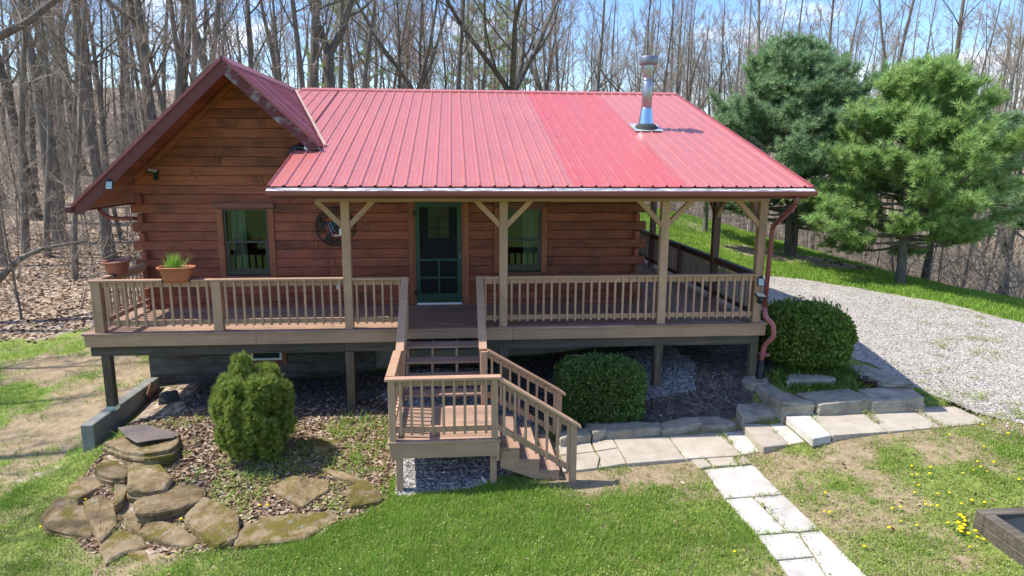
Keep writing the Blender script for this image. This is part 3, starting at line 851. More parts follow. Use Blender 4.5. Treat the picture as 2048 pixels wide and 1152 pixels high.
# rake fascia boards on the gable
def rake(sg, xe, m, lo=.235):
    p0 = Vector((GX0, GY0, GZ0 - .012)); p1 = Vector((xe, GY0, gz(xe) - .012))
    dn = Vector((0, 0, -lo))
    low = p1 + dn
    if sg > 0: low = p1 + Vector((-.20, 0, -.055)); pts = [p0, p1, p1 + Vector((0, 0, -.055)), low, p0 + dn * 1.1]
    else: pts = [p0, p1, p1 + Vector((.02, 0, -.13)), p1 + Vector((.15, 0, -.13)), p0 + dn * 1.1]
    o = poly_prism('rake_fascia', pts, (0, .04, 0), m, roof)
    # thin red edge trim of the metal
    put(bar('edge_trim', p0 + Vector((0, -.006, .022)), p1 + Vector((0, -.006, .022)), .05, .05, M['roof_dark']), roof)
rake(-1, GXL, M['fascia']); rake(1, VX, M['peel'])
# soffit boards under the gable overhang
n_s = 30
for sg, xe in ((-1, GXL + .10), (1, VX - .22)):
    L_ = abs(xe - GX0); nb = int(L_ * math.sqrt(1 + GS * GS) / .125)
    for i in range(nb):
        t0 = i / nb; t1 = (i + 1) / nb
        xa = GX0 + (xe - GX0) * t0; xb = GX0 + (xe - GX0) * t1
        za = gz(xa) - .115; zb = gz(xb) - .115
        ex = (xb - xa) * .04
        pts = [(xa + ex, GY0 + .042, za), (xb - ex, GY0 + .042, zb), (xb - ex, YW - .002 if abs(xb - GX0) < 2.0 else 13.9, zb), (xa + ex, YW - .002 if abs(xa - GX0) < 2.0 else 13.9, za)]
        poly_prism('soffit_board', pts, (0, 0, .015), M['log_y'], roof)
# frieze trim following the gable wall
for sg in (-1, 1):
    xe = -5.93 if sg < 0 else -2.42
    a = Vector((GX0, YW - .028, gz(GX0) - .20)); b = Vector((xe, YW - .028, gz(xe) - .20))
    pbar('frieze_board', a, b, .05, .09, M['trim_x'] if sg > 0 else M['gable'], gable)
# right rake trim of the main roof and eave fascia
pbar('edge_trim', (MXR + .012, EY, EZ - .035), (MXR + .012, RY, RZ - .035), .03, .12, M['roof_dark'], roof)
pbox('eave_fascia', (MXL + .02, EY + .035, EZ - .19), (MXR - .02, EY + .07, EZ - .04), M['fascia'], roof)
pbar('edge_trim', (MXL - .008, EY + .02, EZ - .025), (MXL - .008, YW, mz(YW) - .025), .02, .09, M['roof_dark'], roof)
# gutter: open trough with metal apron
def gutter(x0, x1, y, z):
    bm = bmesh.new()
    pr = [(0.055, .075), (.055, -.055), (-.045, -.055), (-.062, -.02), (-.062, .02), (-.055, .024), (-.050, .014), (-.042, -.045), (.045, -.045), (.045, .075)]
    A = [bm.verts.new((x0, y + a, z + b)) for a, b in pr]; B = [bm.verts.new((x1, y + a, z + b)) for a, b in pr]
    n = len(pr)
    for i in range(n): bm.faces.new((A[i], A[(i + 1) % n], B[(i + 1) % n], B[i]))
    bm.faces.new(A[::-1]); bm.faces.new(B)
    for xx in (x0, x1):
        face(bm, [(xx, y + .05, z + .05), (xx, y + .05, z - .05), (xx, y - .05, z - .05), (xx, y - .06, z + .02)])
    bmesh.ops.recalc_face_normals(bm, faces=bm.faces[:])
    return put(bmo('gutter', bm, M['gutter']), cabin)
gut = gutter(MXL - .03, MXR + .05, EY - .045, EZ - .085)
xs_ = [MXL - .02, -1.0, .72, 1.6, 2.8, 3.6, 5.0, MXR + .03]
for i, (a, b) in enumerate(zip(xs_, xs_[1:])):
    bm = bmesh.new(); dz = .002 * (i % 3)
    r_ = [(EY + .02, EZ - .014 - dz), (EY - .02, EZ - .032 - dz), (EY - .098, EZ - .066 - dz), (EY - .104, EZ - .085)]
    for (y0, z0), (y1, z1) in zip(r_, r_[1:]): face(bm, [(a, y0, z0), (b, y0, z0), (b, y1, z1), (a, y1, z1)])
    put(bmo('gutter_apron', bm, M['flash']), gut)
# left eave gutter and its elbow
pbar('gutter_run', (GXL - .05, GY0 - .06, gz(GXL) - .055), (GXL - .05, 22.9, gz(GXL) - .055), .12, .11, M['fascia'], cabin, .012)
ptube('downspout', bend([(-6.52, 13.2, 3.55), (-6.50, 13.3, 3.42), (-6.32, 13.35, 3.36), (-6.03, 13.42, 3.365), (-6.03, 13.75, 3.33), (-6.05, 13.75, .2)], 5, .10), .038, M['gutter'], cabin)
# right downspout with elbows, boot and strap
dsp = ptube('downspout', bend([(5.53, 10.62, 3.93), (5.53, 10.64, 3.80), (5.555, 11.42, 3.36), (5.555, 11.50, 1.9)], 5, .10), .044, M['spout'], cabin, 8)
ptube('downspout_leader', bend([(5.555, 11.50, 1.9), (5.54, 11.40, 1.74), (5.66, 11.32, 1.63), (5.68, 11.31, 1.40), (5.60, 11.48, 1.20), (5.57, 11.50, .86)], 5, .09), .046, M['spout_pink'], dsp, 8)
ptube('downspout_boot', [(5.57, 11.50, .92), (5.57, 11.50, .75), (5.55, 11.47, .62), (5.53, 11.42, .56)], [.062, .066, .08, .085], M['black'], dsp, 8)
pbox('strap', (5.54, 11.46, 1.00), (5.72, 11.60, 1.03), M['spout_pink'], dsp)
# black corrugated drain pipe at the gable end
cp_ = bend([(-2.50, 12.62, 4.62), (-2.74, 12.60, 4.70), (-2.86, 12.62, 4.62), (-2.90, 12.64, 4.44), (-2.84, 12.66, 4.30)], 5, .12)
cpp = []; rr = []
for i in range(len(cp_) - 1):
    for t in (0, .33, .66): cpp.append(cp_[i].lerp(cp_[i + 1], t)); rr.append(.062 if len(rr) % 2 else .048)
o = ptube('drain_pipe', cpp, rr, M['black'], roof, 10)
ptube('drain_collar', [(-2.50, 12.61, 4.66), (-2.62, 12.60, 4.70)], .066, M['white'], roof, 12)
# ---------------- stove pipe
CH = Vector((4.035, 14.30, mz(14.30)))
pipe = put(tube('stove_pipe', [CH + Vector((0, 0, .25)), CH + Vector((0, 0, 1.28))], .105, M['steel'], None, 28), cabin)
bm = bmesh.new(); lathe(bm, [(.172, .05), (.165, .08), (.118, .40), (.112, .42)], 10, c=CH); put(bmo('cone_flashing', bm, M['galv']), pipe)
bm = bmesh.new(); lathe(bm, [(.26, -.03), (.235, .035), (.20, .085), (.165, .10), (.13, .10)], 24, sy=1.0, c=CH); put(bmo('rubber_boot', bm, M['rubber']), pipe)
rot_s = Matrix.Rotation(math.atan(MS), 3, 'X')
put(box('base_flashing', CH + Vector((0, -.01, .028)), (.60, .62, .012), M['flash'], None, 0, rot_s), pipe)
bm = bmesh.new(); lathe(bm, [(.10, 1.28), (.135, 1.275), (.185, 1.285), (.192, 1.295), (.192, 1.43), (.186, 1.44), (.16, 1.45), (.155, 1.40), (.0, 1.42)], 28, c=CH); put(bmo('pipe_cap', bm, M['cap_metal']), pipe)
for dz in (.40, .42, .98, 1.0):
    bm = bmesh.new(); lathe(bm, [(.106, dz - .008), (.114, dz - .004), (.114, dz + .004), (.106, dz + .008)], 28, c=CH); put(bmo('pipe_seam', bm, M['steel']), pipe)
bm = bmesh.new(); lathe(bm, [(.103, 1.02), (.112, 1.03), (.112, 1.28)], 28, c=CH); put(bmo('upper_sleeve', bm, M['steel']), pipe)
# ---------------- windows and door
def window(name, x0, x1, z0, z1, head, casing_m, left):
    """sash window: x0..z1 = glass area"""
    w = pbox(name, (x0 - .03, YW + .02, z0 - .075), (x1 + .03, YW + .12, z0 - .055), M['black'], cabin)
    cw = .115
    pbox('casing', (x0 - .03 - cw, YW - .035, z0 - .10), (x0 - .03, YW + .02, z1 + .05), casing_m, w, .006)
    pbox('casing', (x1 + .03, YW - .035, z0 - .10), (x1 + .03 + cw, YW + .02, z1 + .05), casing_m, w, .006)
    pbox('casing', (x0 - .03, YW - .032, z1 + .03), (x1 + .03, YW + .02, z1 + .05 + .05), M['trim_x'], w, .004)
    if head: pbox('head_board', (x0 - .17, YW - .06, z1 + .052), (x1 + .17, YW + .02, z1 + .155), M['trim_x'], w, .008)
    else: pbox('head_board', (x0 - .03 - cw, YW - .037, z1 + .052), (x1 + .03 + cw, YW + .02, z1 + .16), M['trim_x'], w, .006)
    pbox('sill', (x0 - .03, YW - .03, z0 - .13), (x1 + .03, YW + .06, z0 - .076), M['trim_x'], w, .005)
    fr = M['frame']
    for a, b in (((x0 - .029, YW + .012, z0 - .05), (x0 + .012, YW + .07, z1 + .028)), ((x1 - .012, YW + .012, z0 - .05), (x1 + .029, YW + .07, z1 + .028)), ((x0 + .0125, YW + .012, z1), (x1 - .0125, YW + .07, z1 + .028)), ((x0 + .0125, YW + .012, z0 - .05), (x1 - .0125, YW + .07, z0))):
        pbox('frame', a, b, fr, w)
    zm = (z0 + z1) / 2 - .01
    pbox('meeting_rail', (x0 + .013, YW + .02, zm - .022), (x1 - .013, YW + .06, zm + .022), fr, w, .004)
    for a, b in ((x0 + .013, x0 + .045), (x1 - .045, x1 - .013)): pbox('sash_stile', (a, YW + .022, z0 + .001), (b, YW + .055, zm - .023), fr, w)
    pbox('sash_rail', (x0 + .046, YW + .022, z0 + .001), (x1 - .046, YW + .055, z0 + .06), fr, w)
    pbox('pane', (x0 + .013, YW + .056, zm + .022), (x1 - .013, YW + .061, z1), M['glass'], w)
    pbox('pane', (x0 + .046, YW + .040, z0 + .06), (x1 - .046, YW + .045, zm - .022), M['glass'], w)
    # curtain: pleated sheet inside
    bm = bmesh.new(); ca, cb = (x0 + .06, x0 + (x1 - x0) * .44) if left else (x1 - (x1 - x0) * .42, x1 - .02)
    n = 28; prev = None
    for i in range(n + 1):
        t = i / n; x = ca + (cb - ca) * t; yy = YW + .17 + .018 * math.sin(t * 31)
        p = (bm.verts.new((x, yy, z0 - .05)), bm.verts.new((x, yy, z1)))
        if prev: bm.faces.new((prev[0], p[0], p[1], prev[1]))
        prev = p
    put(bmo('curtain', bm, M['curtain'], None, True), w)
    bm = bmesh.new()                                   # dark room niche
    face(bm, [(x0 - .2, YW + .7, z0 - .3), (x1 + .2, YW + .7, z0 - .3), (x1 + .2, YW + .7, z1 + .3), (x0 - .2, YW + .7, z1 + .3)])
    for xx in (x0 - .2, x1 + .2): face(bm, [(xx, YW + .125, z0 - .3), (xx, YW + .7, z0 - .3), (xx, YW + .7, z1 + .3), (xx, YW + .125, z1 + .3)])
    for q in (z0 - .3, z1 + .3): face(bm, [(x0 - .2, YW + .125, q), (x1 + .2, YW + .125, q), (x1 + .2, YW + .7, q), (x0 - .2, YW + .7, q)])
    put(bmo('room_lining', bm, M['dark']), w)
    return w
M['frame'] = MT('dark_bronze_frame', .4, .4).color((.055, .05, .045)).m
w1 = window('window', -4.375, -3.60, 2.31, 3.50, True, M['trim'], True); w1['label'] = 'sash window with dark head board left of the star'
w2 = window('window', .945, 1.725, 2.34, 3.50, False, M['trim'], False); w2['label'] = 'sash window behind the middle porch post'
dx0, dx1, dz0, dz1 = -.752, .155, 1.64, 3.665
door = pbox('screen_door', (dx0, YW - .012, dz1 - .10), (dx1, YW + .022, dz1), M['green'], cabin, .004)
door['label'] = 'green wooden screen door with dark mesh'
st = .085
pbox('stile', (dx0, YW - .012, dz0), (dx0 + st, YW + .022, dz1 - .101), M['green'], door, .004)
pbox('stile', (dx1 - st, YW - .012, dz0), (dx1, YW + .022, dz1 - .101), M['green'], door, .004)
zb = dz0 + .20; zl = dz0 + .46 + .04; zm = dz0 + .86
pbox('bottom_rail', (dx0 + st + .001, YW - .012, dz0), (dx1 - st - .001, YW + .022, zb), M['green'], door, .004)
pbox('lock_rail', (dx0 + st + .001, YW - .012, zm), (dx1 - st - .001, YW + .022, zm + .045), M['green'], door, .004)
pbox('mid_rail', (dx0 + st + .001, YW - .010, zl), (dx1 - st - .001, YW + .02, zl + .045), M['green'], door, .004)
xm = (dx0 + dx1) / 2
for a, b in ((zb + .001, zl - .001), (zl + .046, zm - .001)): pbox('muntin', (xm - .02, YW - .009, a), (xm + .02, YW + .019, b), M['green'], door, .003)
for a, b, c, d in ((dx0 + st, dx1 - st, zm + .046, dz1 - .101), (dx0 + st, xm - .021, zb, zl), (xm + .021, dx1 - st, zb, zl), (dx0 + st, xm - .021, zl + .046, zm), (xm + .021, dx1 - st, zl + .046, zm)):
    pbox('screen_mesh', (a, YW + .006, c), (b, YW + .008, d), M['screen'], door)
pbox('kick_plate', (dx0 + .01, YW - .016, dz0 - .022), (dx1 - .01, YW + .01, dz0 + .012), M['white'], door)
hd = pbox('handle', (dx1 - .05, YW - .035, zm + .03), (dx1 - .025, YW - .013, zm + .15), M['steel'], door, .006)
ptube('handle_grip', [(dx1 - .04, YW - .036, zm + .05), (dx1 - .04, YW - .075, zm + .06), (dx1 - .04, YW - .075, zm + .12), (dx1 - .04, YW - .036, zm + .13)], .008, M['steel'], door, 6)
for zz in (dz0 + .22, dz1 - .22): pbox('hinge', (dx0 - .035, YW - .045, zz - .05), (dx0 + .03, YW - .0125, zz + .05), M['blackiron'], door, .006)
inner = pbox('inner_door', (dx0 + .01, YW + .06, dz0 - .02), (dx1 - .01, YW + .095, dz1 - .72), M['door_in'], cabin)
pbox('top_rail', (dx0 + .01, YW + .06, dz1 - .10), (dx1 - .01, YW + .095, dz1 - .01), M['door_in'], inner)
for a, b in ((dx0 + .01, dx0 + .25), (dx1 - .25, dx1 - .01)): pbox('stile', (a, YW + .06, dz1 - .719), (b, YW + .095, dz1 - .101), M['door_in'], inner)
lx0, lx1, lz0, lz1 = dx0 + .251, dx1 - .251, dz1 - .718, dz1 - .102
for k in range(2): pbox('muntin', (lx0, YW + .06, lz0 + .195 * (k + 1) + .01 * k), (lx1, YW + .09, lz0 + .195 * (k + 1) + .012 + .01 * k), M['door_in'], inner)
pbox('muntin', ((lx0 + lx1) / 2 - .012, YW + .061, lz0), ((lx0 + lx1) / 2 + .012, YW + .089, lz0 + .40), M['door_in'], inner)
M['mirror'] = MT('door_lite_glass', .04, .9, 0).color((.02, .03, .02)).m
M['mirror'].node_tree.nodes['Principled BSDF'].inputs['IOR'].default_value = 3.2
pbox('lite', (lx0, YW + .075, lz0), (lx1, YW + .079, lz1), M['mirror'], inner)
for a, b in ((dx0 - .135, dx0 - .04), (dx1 + .045, dx1 + .145)): pbox('door_casing', (a, YW - .04, ZD + .01), (b, YW + .02, 3.72), M['trim'], cabin, .006)
for a, b in ((dx0 - .039, dx0 - .004), (dx1 + .004, dx1 + .044)): pbox('door_jamb', (a, YW - .015, ZD + .01), (b, YW + .10, 3.70), M['trim'], cabin)
pbox('door_head', (dx0 - .039, YW - .02, dz1 + .006), (dx1 + .044, YW + .1, 3.72), M['trim_x'], cabin)
pbox('threshold', (dx0 - .039, YW - .03, ZD + .002), (dx1 + .044, YW + .1, dz0 - .024), M['white'], cabin)
# outlet on the wall beside the star
pbox('outlet_box', (-2.32, YW - .03, 1.95), (-2.24, YW, 2.07), M['white'], cabin, .005)
# ---------------- basement under the front wall
bw = pbox('basement_wall', (-6.0, YW + .05, -.25), (WXR, YW + .20, 1.2), M['concrete'], cabin)
for i in range(6):
    z1 = 1.20 - i * .19
    if i < 4:
        for a, b in ((-6.03, -4.16), (-3.40, -1.62)) if i < 3 and False else (((-6.03, -4.18), (-3.36, -1.62)) if i in (0, 1, 2, 3) else ((-6.03, -1.62),)):
            pbox('basement_plank', (a, YW + .002 * i, z1 - .188), (b, YW + .049, z1 - .002), M['base'], bw, .006)
    else: pbox('basement_plank', (-6.03, YW + .002 * i, z1 - .188), (-1.62, YW + .049, z1 - .002), M['base'], bw, .006)
bwn = pbox('basement_window', (-4.06, YW - .01, .52), (-3.46, YW + .02, .56), M['white'], cabin)
for a, b in ((-4.06, -4.02), (-3.50, -3.46)): pbox('frame', (a, YW - .01, .561), (b, YW + .02, 1.12), M['white'], bwn)
pbox('pane', (-4.02, YW + .008, .561), (-3.50, YW + .012, 1.12), M['glass'], bwn)
pbox('casing', (-3.459, YW - .015, .44), (-3.365, YW + .03, 1.18), M['trim'], bwn); pbox('casing', (-4.16, YW - .015, .44), (-4.061, YW + .03, 1.18), M['trim'], bwn)
pbox('casing', (-4.06, YW - .013, .44), (-3.46, YW + .03, .518), M['trim_x'], bwn)

# ------------------------------------------------------------------ porch deck
DXL, DXR, DYF, DYB = -6.165, 5.63, 11.457, 20.6
porch = empty('porch_deck', (-.3, 12.4, .3)); tag(porch, 'raised tan wooden porch deck with baluster railings and roof posts', 'porch')
WX = 3.60                                     # boards turn here
bwid = .1385
rows = np.arange(DYF, YW - .02, bwid + .004)
for i, y in enumerate(rows):
    y1 = min(y + bwid, YW - .005)
    cuts = [DXL, -4.2 + .9 * ((i * 7) % 5) / 5, -1.0 + .8 * ((i * 3) % 4) / 4, 1.4 + .9 * ((i * 5) % 3) / 3, WX]
    if i == 0: cuts = [DXL, -3.5, .1, 3.2, DXR]
    for a, b in zip(cuts, cuts[1:]):
        pbox('deck_board', (a + .0015, y, ZD - .036), (b - .0015, y1, ZD - (0 if i else -.001)), M['board'], porch, .004)
nbr = int((DXR - WX) / (bwid + .006))
for i in range(nbr):
    x = WX + .003 + i * (DXR - WX) / nbr
    for y0, y1 in ((DYF + bwid + .005, 15.4 + .6 * (i % 2)), (15.404 + .6 * (i % 2), DYB)):
        pbox('deck_board', (x, y0, ZD - .036), (x + (DXR - WX) / nbr - .007, y1, ZD), M['board_y'], porch, .004)
for a, b in ((DXL + .03, -3.36), (-3.357, -.87), (.53, 1.0), (1.003, 5.6)):
    pbox('fascia_board', (a, DYF + .025, 1.385), (b, DYF + .065, ZD - .037), M['tan'], porch, .004)
pbox('fascia_board', (-.869, DYF + .026, 1.43), (.529, DYF + .065, ZD - .037), M['tan'], porch, .004)
pbox('fascia_board', (DXL + .03, DYF + .066, 1.385), (DXL + .07, YW, ZD - .037), M['tan_y'], porch, .004)
pbox('fascia_board', (DXR - .07, DYF + .066, 1.385), (DXR - .03, DYB, ZD - .037), M['tan_y'], porch, .004)
for a, b in ((DXL + .075, -1.9), (-1.898, 1.0), (1.002, 5.52)):
    pbox('beam', (a, DYF + .10, 1.205), (b, DYF + .24, 1.382), M['old'], porch, .006)
for x in np.arange(-5.7, 5.5, .61): pbox('joist', (x, DYF + .25, 1.385), (x + .04, YW - .01, ZD - .038), M['old'], porch)
for X, zb in ((-5.868, .236), (-1.825, 0), (.86, 0), (3.665, 0), (5.45, 0)):
    z0 = zb if zb else hzs(X, DYF + .17) - .08
    pbox('support_post', (X - .07, DYF + .10, z0 + (.02 if zb else 0)), (X + .07, DYF + .24, 1.204), M['old_z'], porch, .006)
pbox('post_shoe', (-5.868 - .078, DYF + .092, .237), (-5.868 + .078, DYF + .248, .315), M['galv'], porch)
# tall posts, beam, braces
YP = DYF + .125
BZ = 3.79
TALL = [(-1.80, YP), (.85, YP), (3.67, YP), (5.43, YP)]
for X, Y in TALL: pbox('post', (X - .07, Y - .07, ZD + .001), (X + .07, Y + .07, BZ), M['tan_z'], porch, .005)
SIDE_TALL = [(5.43, 13.66), (5.43, 18.15)]
M['brown_z'] = wood('brown_stain_z', (.11, .062, .045), (.17, .10, .075), 2, .6); M['brown_y'] = wood('brown_stain_y', (.065, .036, .03), (.105, .062, .05), 1, .6)
for X, Y in SIDE_TALL: pbox('post', (X - .07, Y - .07, ZD + .001), (X + .07, Y + .07, BZ), M['brown_z'], porch, .005)
pbox('header_beam', (-2.27, YP - .07, BZ + .001), (5.52, YP + .07, 4.20), M['tan'], porch, .005)
pbox('header_beam', (5.36, YP + .071, BZ + .001), (5.50, DYB, 4.20), M['tan_y'], porch, .005)
def brace(p, q, n): pbar('brace', p, q, .085, .085, M['tan_z'], porch, .004, n)
for X, Y in TALL:
    for sg in (-1, 1):
        if X > 5 and sg > 0: continue
        brace((X + sg * .03, Y, BZ - .43), (X + sg * .47, Y, BZ + .02), (0, 1, 0))
for X, Y in SIDE_TALL + [TALL[-1]]:
    for sg in (-1, 1):
        if Y < 12 and sg < 0: continue
        brace((X, Y + sg * .03, BZ - .43), (X, Y + sg * .47, BZ + .02), (1, 0, 0))
for X, Y, zt in ((-5.89, YP, 2.47), (-3.97, YP, 2.47)):
    pbox('rail_post', (X - .075, Y - .075, ZD + .001), (X + .075, Y + .07, zt), M['tan_z'], porch, .005)
RT = 2.508
bal_mesh = {}
def baluster(p, ln, m, parent, w=.036):
    k = (round(ln, 3), m.name, w)
    if k not in bal_mesh:
        bm = bmesh.new(); add_box(bm, (0, 0, 0), (w, w, ln), .003); me = bpy.data.meshes.new('baluster'); bm.normal_update(); bm.to_mesh(me); bm.free(); me.materials.append(m); bal_mesh[k] = me
    o = lk(bpy.data.objects.new('baluster', bal_mesh[k])); o.location = p
    return put(o, parent)
def railing(a, b, root, mt, mb, mats_end=None, face_y=-1, sp=.143, base=ZD, top=RT, cap_over=(0, 0)):
    """level railing from a to b (xy); balusters fixed to the face on side face_y"""
    a = Vector((*a, 0)); b = Vector((*b, 0)); d = (b - a); ln = d.length; x = d / ln; nrm = Vector((x.y, -x.x, 0)) * -face_y if False else Vector((-x.y, x.x, 0)) * (1 if face_y > 0 else -1)
    a0 = a - x * cap_over[0]; b0 = b + x * cap_over[1]
    r = pbar('railing', a0 + Vector((0, 0, top - .018)) + nrm * .02, b0 + Vector((0, 0, top - .018)) + nrm * .02, .125, .036, mt, root, .004)
    pbar('top_rail', a + Vector((0, 0, top - .085)), b + Vector((0, 0, top - .085)), .036, .095, mt, r, .003)
    pbar('bottom_rail', a + Vector((0, 0, base + .155)), b + Vector((0, 0, base + .155)), .036, .085, mt, r, .003)
    n = max(1, round(ln / sp)); bl = top - .037 - (base + .09)
    for i in range(n):
        p = a + x * (ln * (i + .5) / n) + nrm * .037 + Vector((0, 0, base + .09 + bl / 2))
        baluster(p, bl, mb, r)
    return r
railing((-5.81, YP), (-4.045, YP), porch, M['tan'], M['tan_z'], cap_over=(.17, .075))
railing((-3.895, YP), (-1.872, YP), porch, M['tan'], M['tan_z'], cap_over=(.073, 0))
railing((-1.728, YP), (-.86, YP), porch, M['tan'], M['tan_z'], cap_over=(0, .02))
railing((.46, YP), (.778, YP), porch, M['tan'], M['tan_z'], cap_over=(.03, 0))
railing((.922, YP), (3.598, YP), porch, M['tan'], M['tan_z'])
railing((3.742, YP), (5.358, YP), porch, M['tan'], M['tan_z'])
railing((-5.89, YP + .09), (-5.89, 13.45), porch, M['tan_y'], M['tan_z'], face_y=1, cap_over=(.0, 0))
M['brown_b'] = wood('worn_brown_balusters', (.15, .10, .075), (.25, .175, .13), 2, .7)
for y0, y1 in ((YP + .071, 13.588), (13.732, 15.75), (15.86, 18.078), (18.222, DYB - .1)):
    railing((5.43, y0), (5.43, y1), porch, M['brown_y'], M['brown_b'], face_y=-1, sp=.135)
pbox('rail_post', (5.375, 15.751, ZD + .001), (5.485, 15.859, 2.47), M['brown_z'], porch, .005)
for X in (-.845, .445): pbox('stair_post', (X - .05, YP - .05, ZD + .001), (X + .05, YP + .05, 2.45), M['tan_z'], porch, .005)

# ------------------------------------------------------------------ stairs with landing
stairs = empty('porch_stairs', (0, 9.8, 0)); tag(stairs, 'tan wooden porch stairs turning right at a railed landing', 'stairs')
ZL, LX0, LX1, LY0, LY1 = .70, -.925, .62, 8.79, 10.19
ny_ = 10; bw_ = (LY1 - LY0) / ny_
for i in range(ny_): pbox('landing_board', (LX0, LY0 + i * bw_, ZL - .036), (LX1, LY0 + (i + 1) * bw_ - .005, ZL), M['board'], stairs, .004)
pbox('fascia_board', (LX0 + .02, LY0 + .02, ZL - .25), (LX1 - .02, LY0 + .06, ZL - .037), M['tan'], stairs, .004)
pbox('fascia_board', (LX0 + .02, LY0 + .061, ZL - .24), (LX0 + .06, LY1, ZL - .037), M['tan_y'], stairs, .004)
pbox('fascia_board', (LX1 - .06, LY0 + .061, ZL - .32), (LX1 - .02, LY1, ZL - .037), M['tan_y'], stairs, .004)
pbox('fascia_board', (LX1 - .059, LY0 + .016, ZL - .32), (LX1 - .019, LY0 + .0195, ZL - .037), M['tan_z'], stairs)
for X, Y in ((LX0 + .14, LY0 + .12), (LX1 - .10, LY0 + .12), (LX0 + .14, LY1 - .12), (LX1 - .10, LY1 - .12)):
    pbox('leg', (X - .045, Y - .045, hzs(X, Y) - .08), (X + .045, Y + .045, ZL - .038), M['tan_z'], stairs, .004)
rise = (ZD - ZL) / 5; run = (DYF - LY1) / 4.6
UX0, UX1 = -.80, .46
for i in range(1, 5):
    z = ZL + rise * i; y = LY1 + run * (i - 1) - .0
    for k in range(2): pbox('tread', (UX0, y - .03 + k * .148, z - .036), (UX1, y - .03 + k * .148 + .142, z), M['board'], stairs, .004)
for X in (UX0 + .02, -.37, .03, UX1 - .02):
    pts = [(X - .02, LY1 + .05, ZL - .30 + .30)]
    pts = [(LY1 + .02, ZL - .02)]
    for i in range(1, 5):
        y = LY1 + run * (i - 1); z = ZL + rise * i - .037
        pts += [(y, z - (rise - .0) if i > 1 else ZL - .02), (y, z)] if i > 1 else [(y, z)]
    pts += [(DYF + .02, ZL + rise * 4 - .037), (DYF + .02, ZL + rise * 3 - .08), (LY1 + .30, ZL - .02)]
    poly_prism('stringer', [(X - .02, a, b) for a, b in pts[1:]], (.04, 0, 0), M['tan_y'], stairs)
# landing and stair rails
LT = ZL + .905
for X, Y in ((LX0 + .065, LY0 + .065), (LX1 - .085, LY0 + .065)): pbox('rail_post', (X - .045, Y - .045, ZL + .001), (X + .045, Y + .045, LT - .037), M['tan_z'], stairs, .004)
railing((LX0 + .111, LY0 + .065), (LX1 - .131, LY0 + .065), stairs, M['tan'], M['tan_z'], base=ZL, top=LT, sp=.143, cap_over=(.13, .13))
railing((LX0 + .065, LY0 + .14), (LX0 + .065, LY1 - .06), stairs, M['tan_y'], M['tan_z'], base=ZL, top=LT, face_y=1, cap_over=(.0, .05))
def slope_rail(a, b, root, h0=.905, sp=.145, side=1, vert=True, m=None, mb=None):
    """sloping rail between floor points a and b (3-D)"""
    a = Vector(a); b = Vector(b); d = b - a
    hv = Vector((d.x, d.y, 0)).normalized(); nrm = Vector((-hv.y, hv.x, 0)) * side
    m = m or M['tan_y']; mb = mb or M['tan_z']
    U = lambda h: Vector((0, 0, h))
    r = pbar('railing', a + U(h0 - .018) + nrm * .015, b + U(h0 - .018) + nrm * .015, .125, .036, m, root, .004)
    pbar('top_rail', a + U(h0 - .085), b + U(h0 - .085), .036, .09, m, r, .003)
    pbar('bottom_rail', a + U(.17), b + U(.17), .036, .085, m, r, .003)
    n = max(1, round(Vector((d.x, d.y, 0)).length / sp))
    bl = h0 - .037 - .10
    for i in range(n):
        t = (i + .5) / n; p = a.lerp(b, t) + nrm * .037 + U(.10 + bl / 2 - .005); baluster(p, bl - .03, mb, r)
    return r
slope_rail((LX0 + .065, LY1 - .02, ZL), (LX0 + .075, DYF + .06, ZD), stairs, side=-1, sp=.14)
slope_rail((.45, LY1 + .0, ZL), (.45, DYF + .06, ZD), stairs, side=1, sp=.14)
pbox('newel_post', (.40, LY1 - .05, ZL + .001), (.50, LY1 + .05, LT - .04), M['tan_z'], stairs, .004)
pbox('side_post', (LX0 + .02, LY1 - .05, ZL + .001), (LX0 + .11, LY1 + .04, LT - .04), M['tan_z'], stairs, .004)
# lower flight to the right
lr = ZL / 4; lrun = .285
for i in range(1, 4):
    z = ZL - lr * i; x = LX1 + lrun * (i - 1)
    for k in range(2): pbox('tread', (x - .02 + k * .15, LY0 + .10, z - .036), (x - .02 + k * .15 + .145, LY1 - .02, z), M['board_y'], stairs, .004)
for Y in (LY0 + .115, LY1 - .06):
    pts = [(LX1, ZL - lr - .037)]
    for i in range(1, 4):
        x = LX1 + lrun * i; z = ZL - lr * i - .037
        pts += [(x - .02, z), (x - .02, z - lr if i < 3 else -.02)]
    pts += [(LX1 + lrun * 2.35, -.02), (LX1, ZL - .46)]
    poly_prism('stringer', [(a, Y - .02, b) for a, b in pts], (0, .04, 0), M['tan'], stairs)
ZE = .02
EX = LX1 + lrun * 3 + .16
for Y, nm in ((LY0 + .06, 'front'), (LY1 - .0, 'back')):
    zg = hzs(EX, Y)
    pbox('end_post', (EX - .05, Y - .045, zg - .06), (EX + .05, Y + .045, ZE + .875), M['tan_z'], stairs, .004)
    a = (LX1 - .03 if nm == 'front' else .50, Y, ZL); b = (EX + .0, Y, ZE)
    slope_rail((a[0], a[1], ZL - .01 if nm == 'front' else ZL + .0), b, stairs, side=-1, sp=.15, m=M['tan'], h0=.90)
    pbar('rail_end', Vector((EX - .01, Y - .015, ZE + .885)), Vector((EX + .10, Y - .015, ZE + .885 - .11 * ((ZL - ZE) / (EX - LX1)))), .12, .034, M['tan'], stairs, .003)
# ------------------------------------------------------------------ paving
SLABS = [[tuple(p[:2]) for p in P] for P, _, _, _ in PAVE]
walk = empty('paving_walkway', at(1340, 900, Z=.05)); tag(walk, kind='structure')
for P, z, m, th in PAVE: poly_prism('slab', P, (0, 0, -th), M[m], walk, .006)

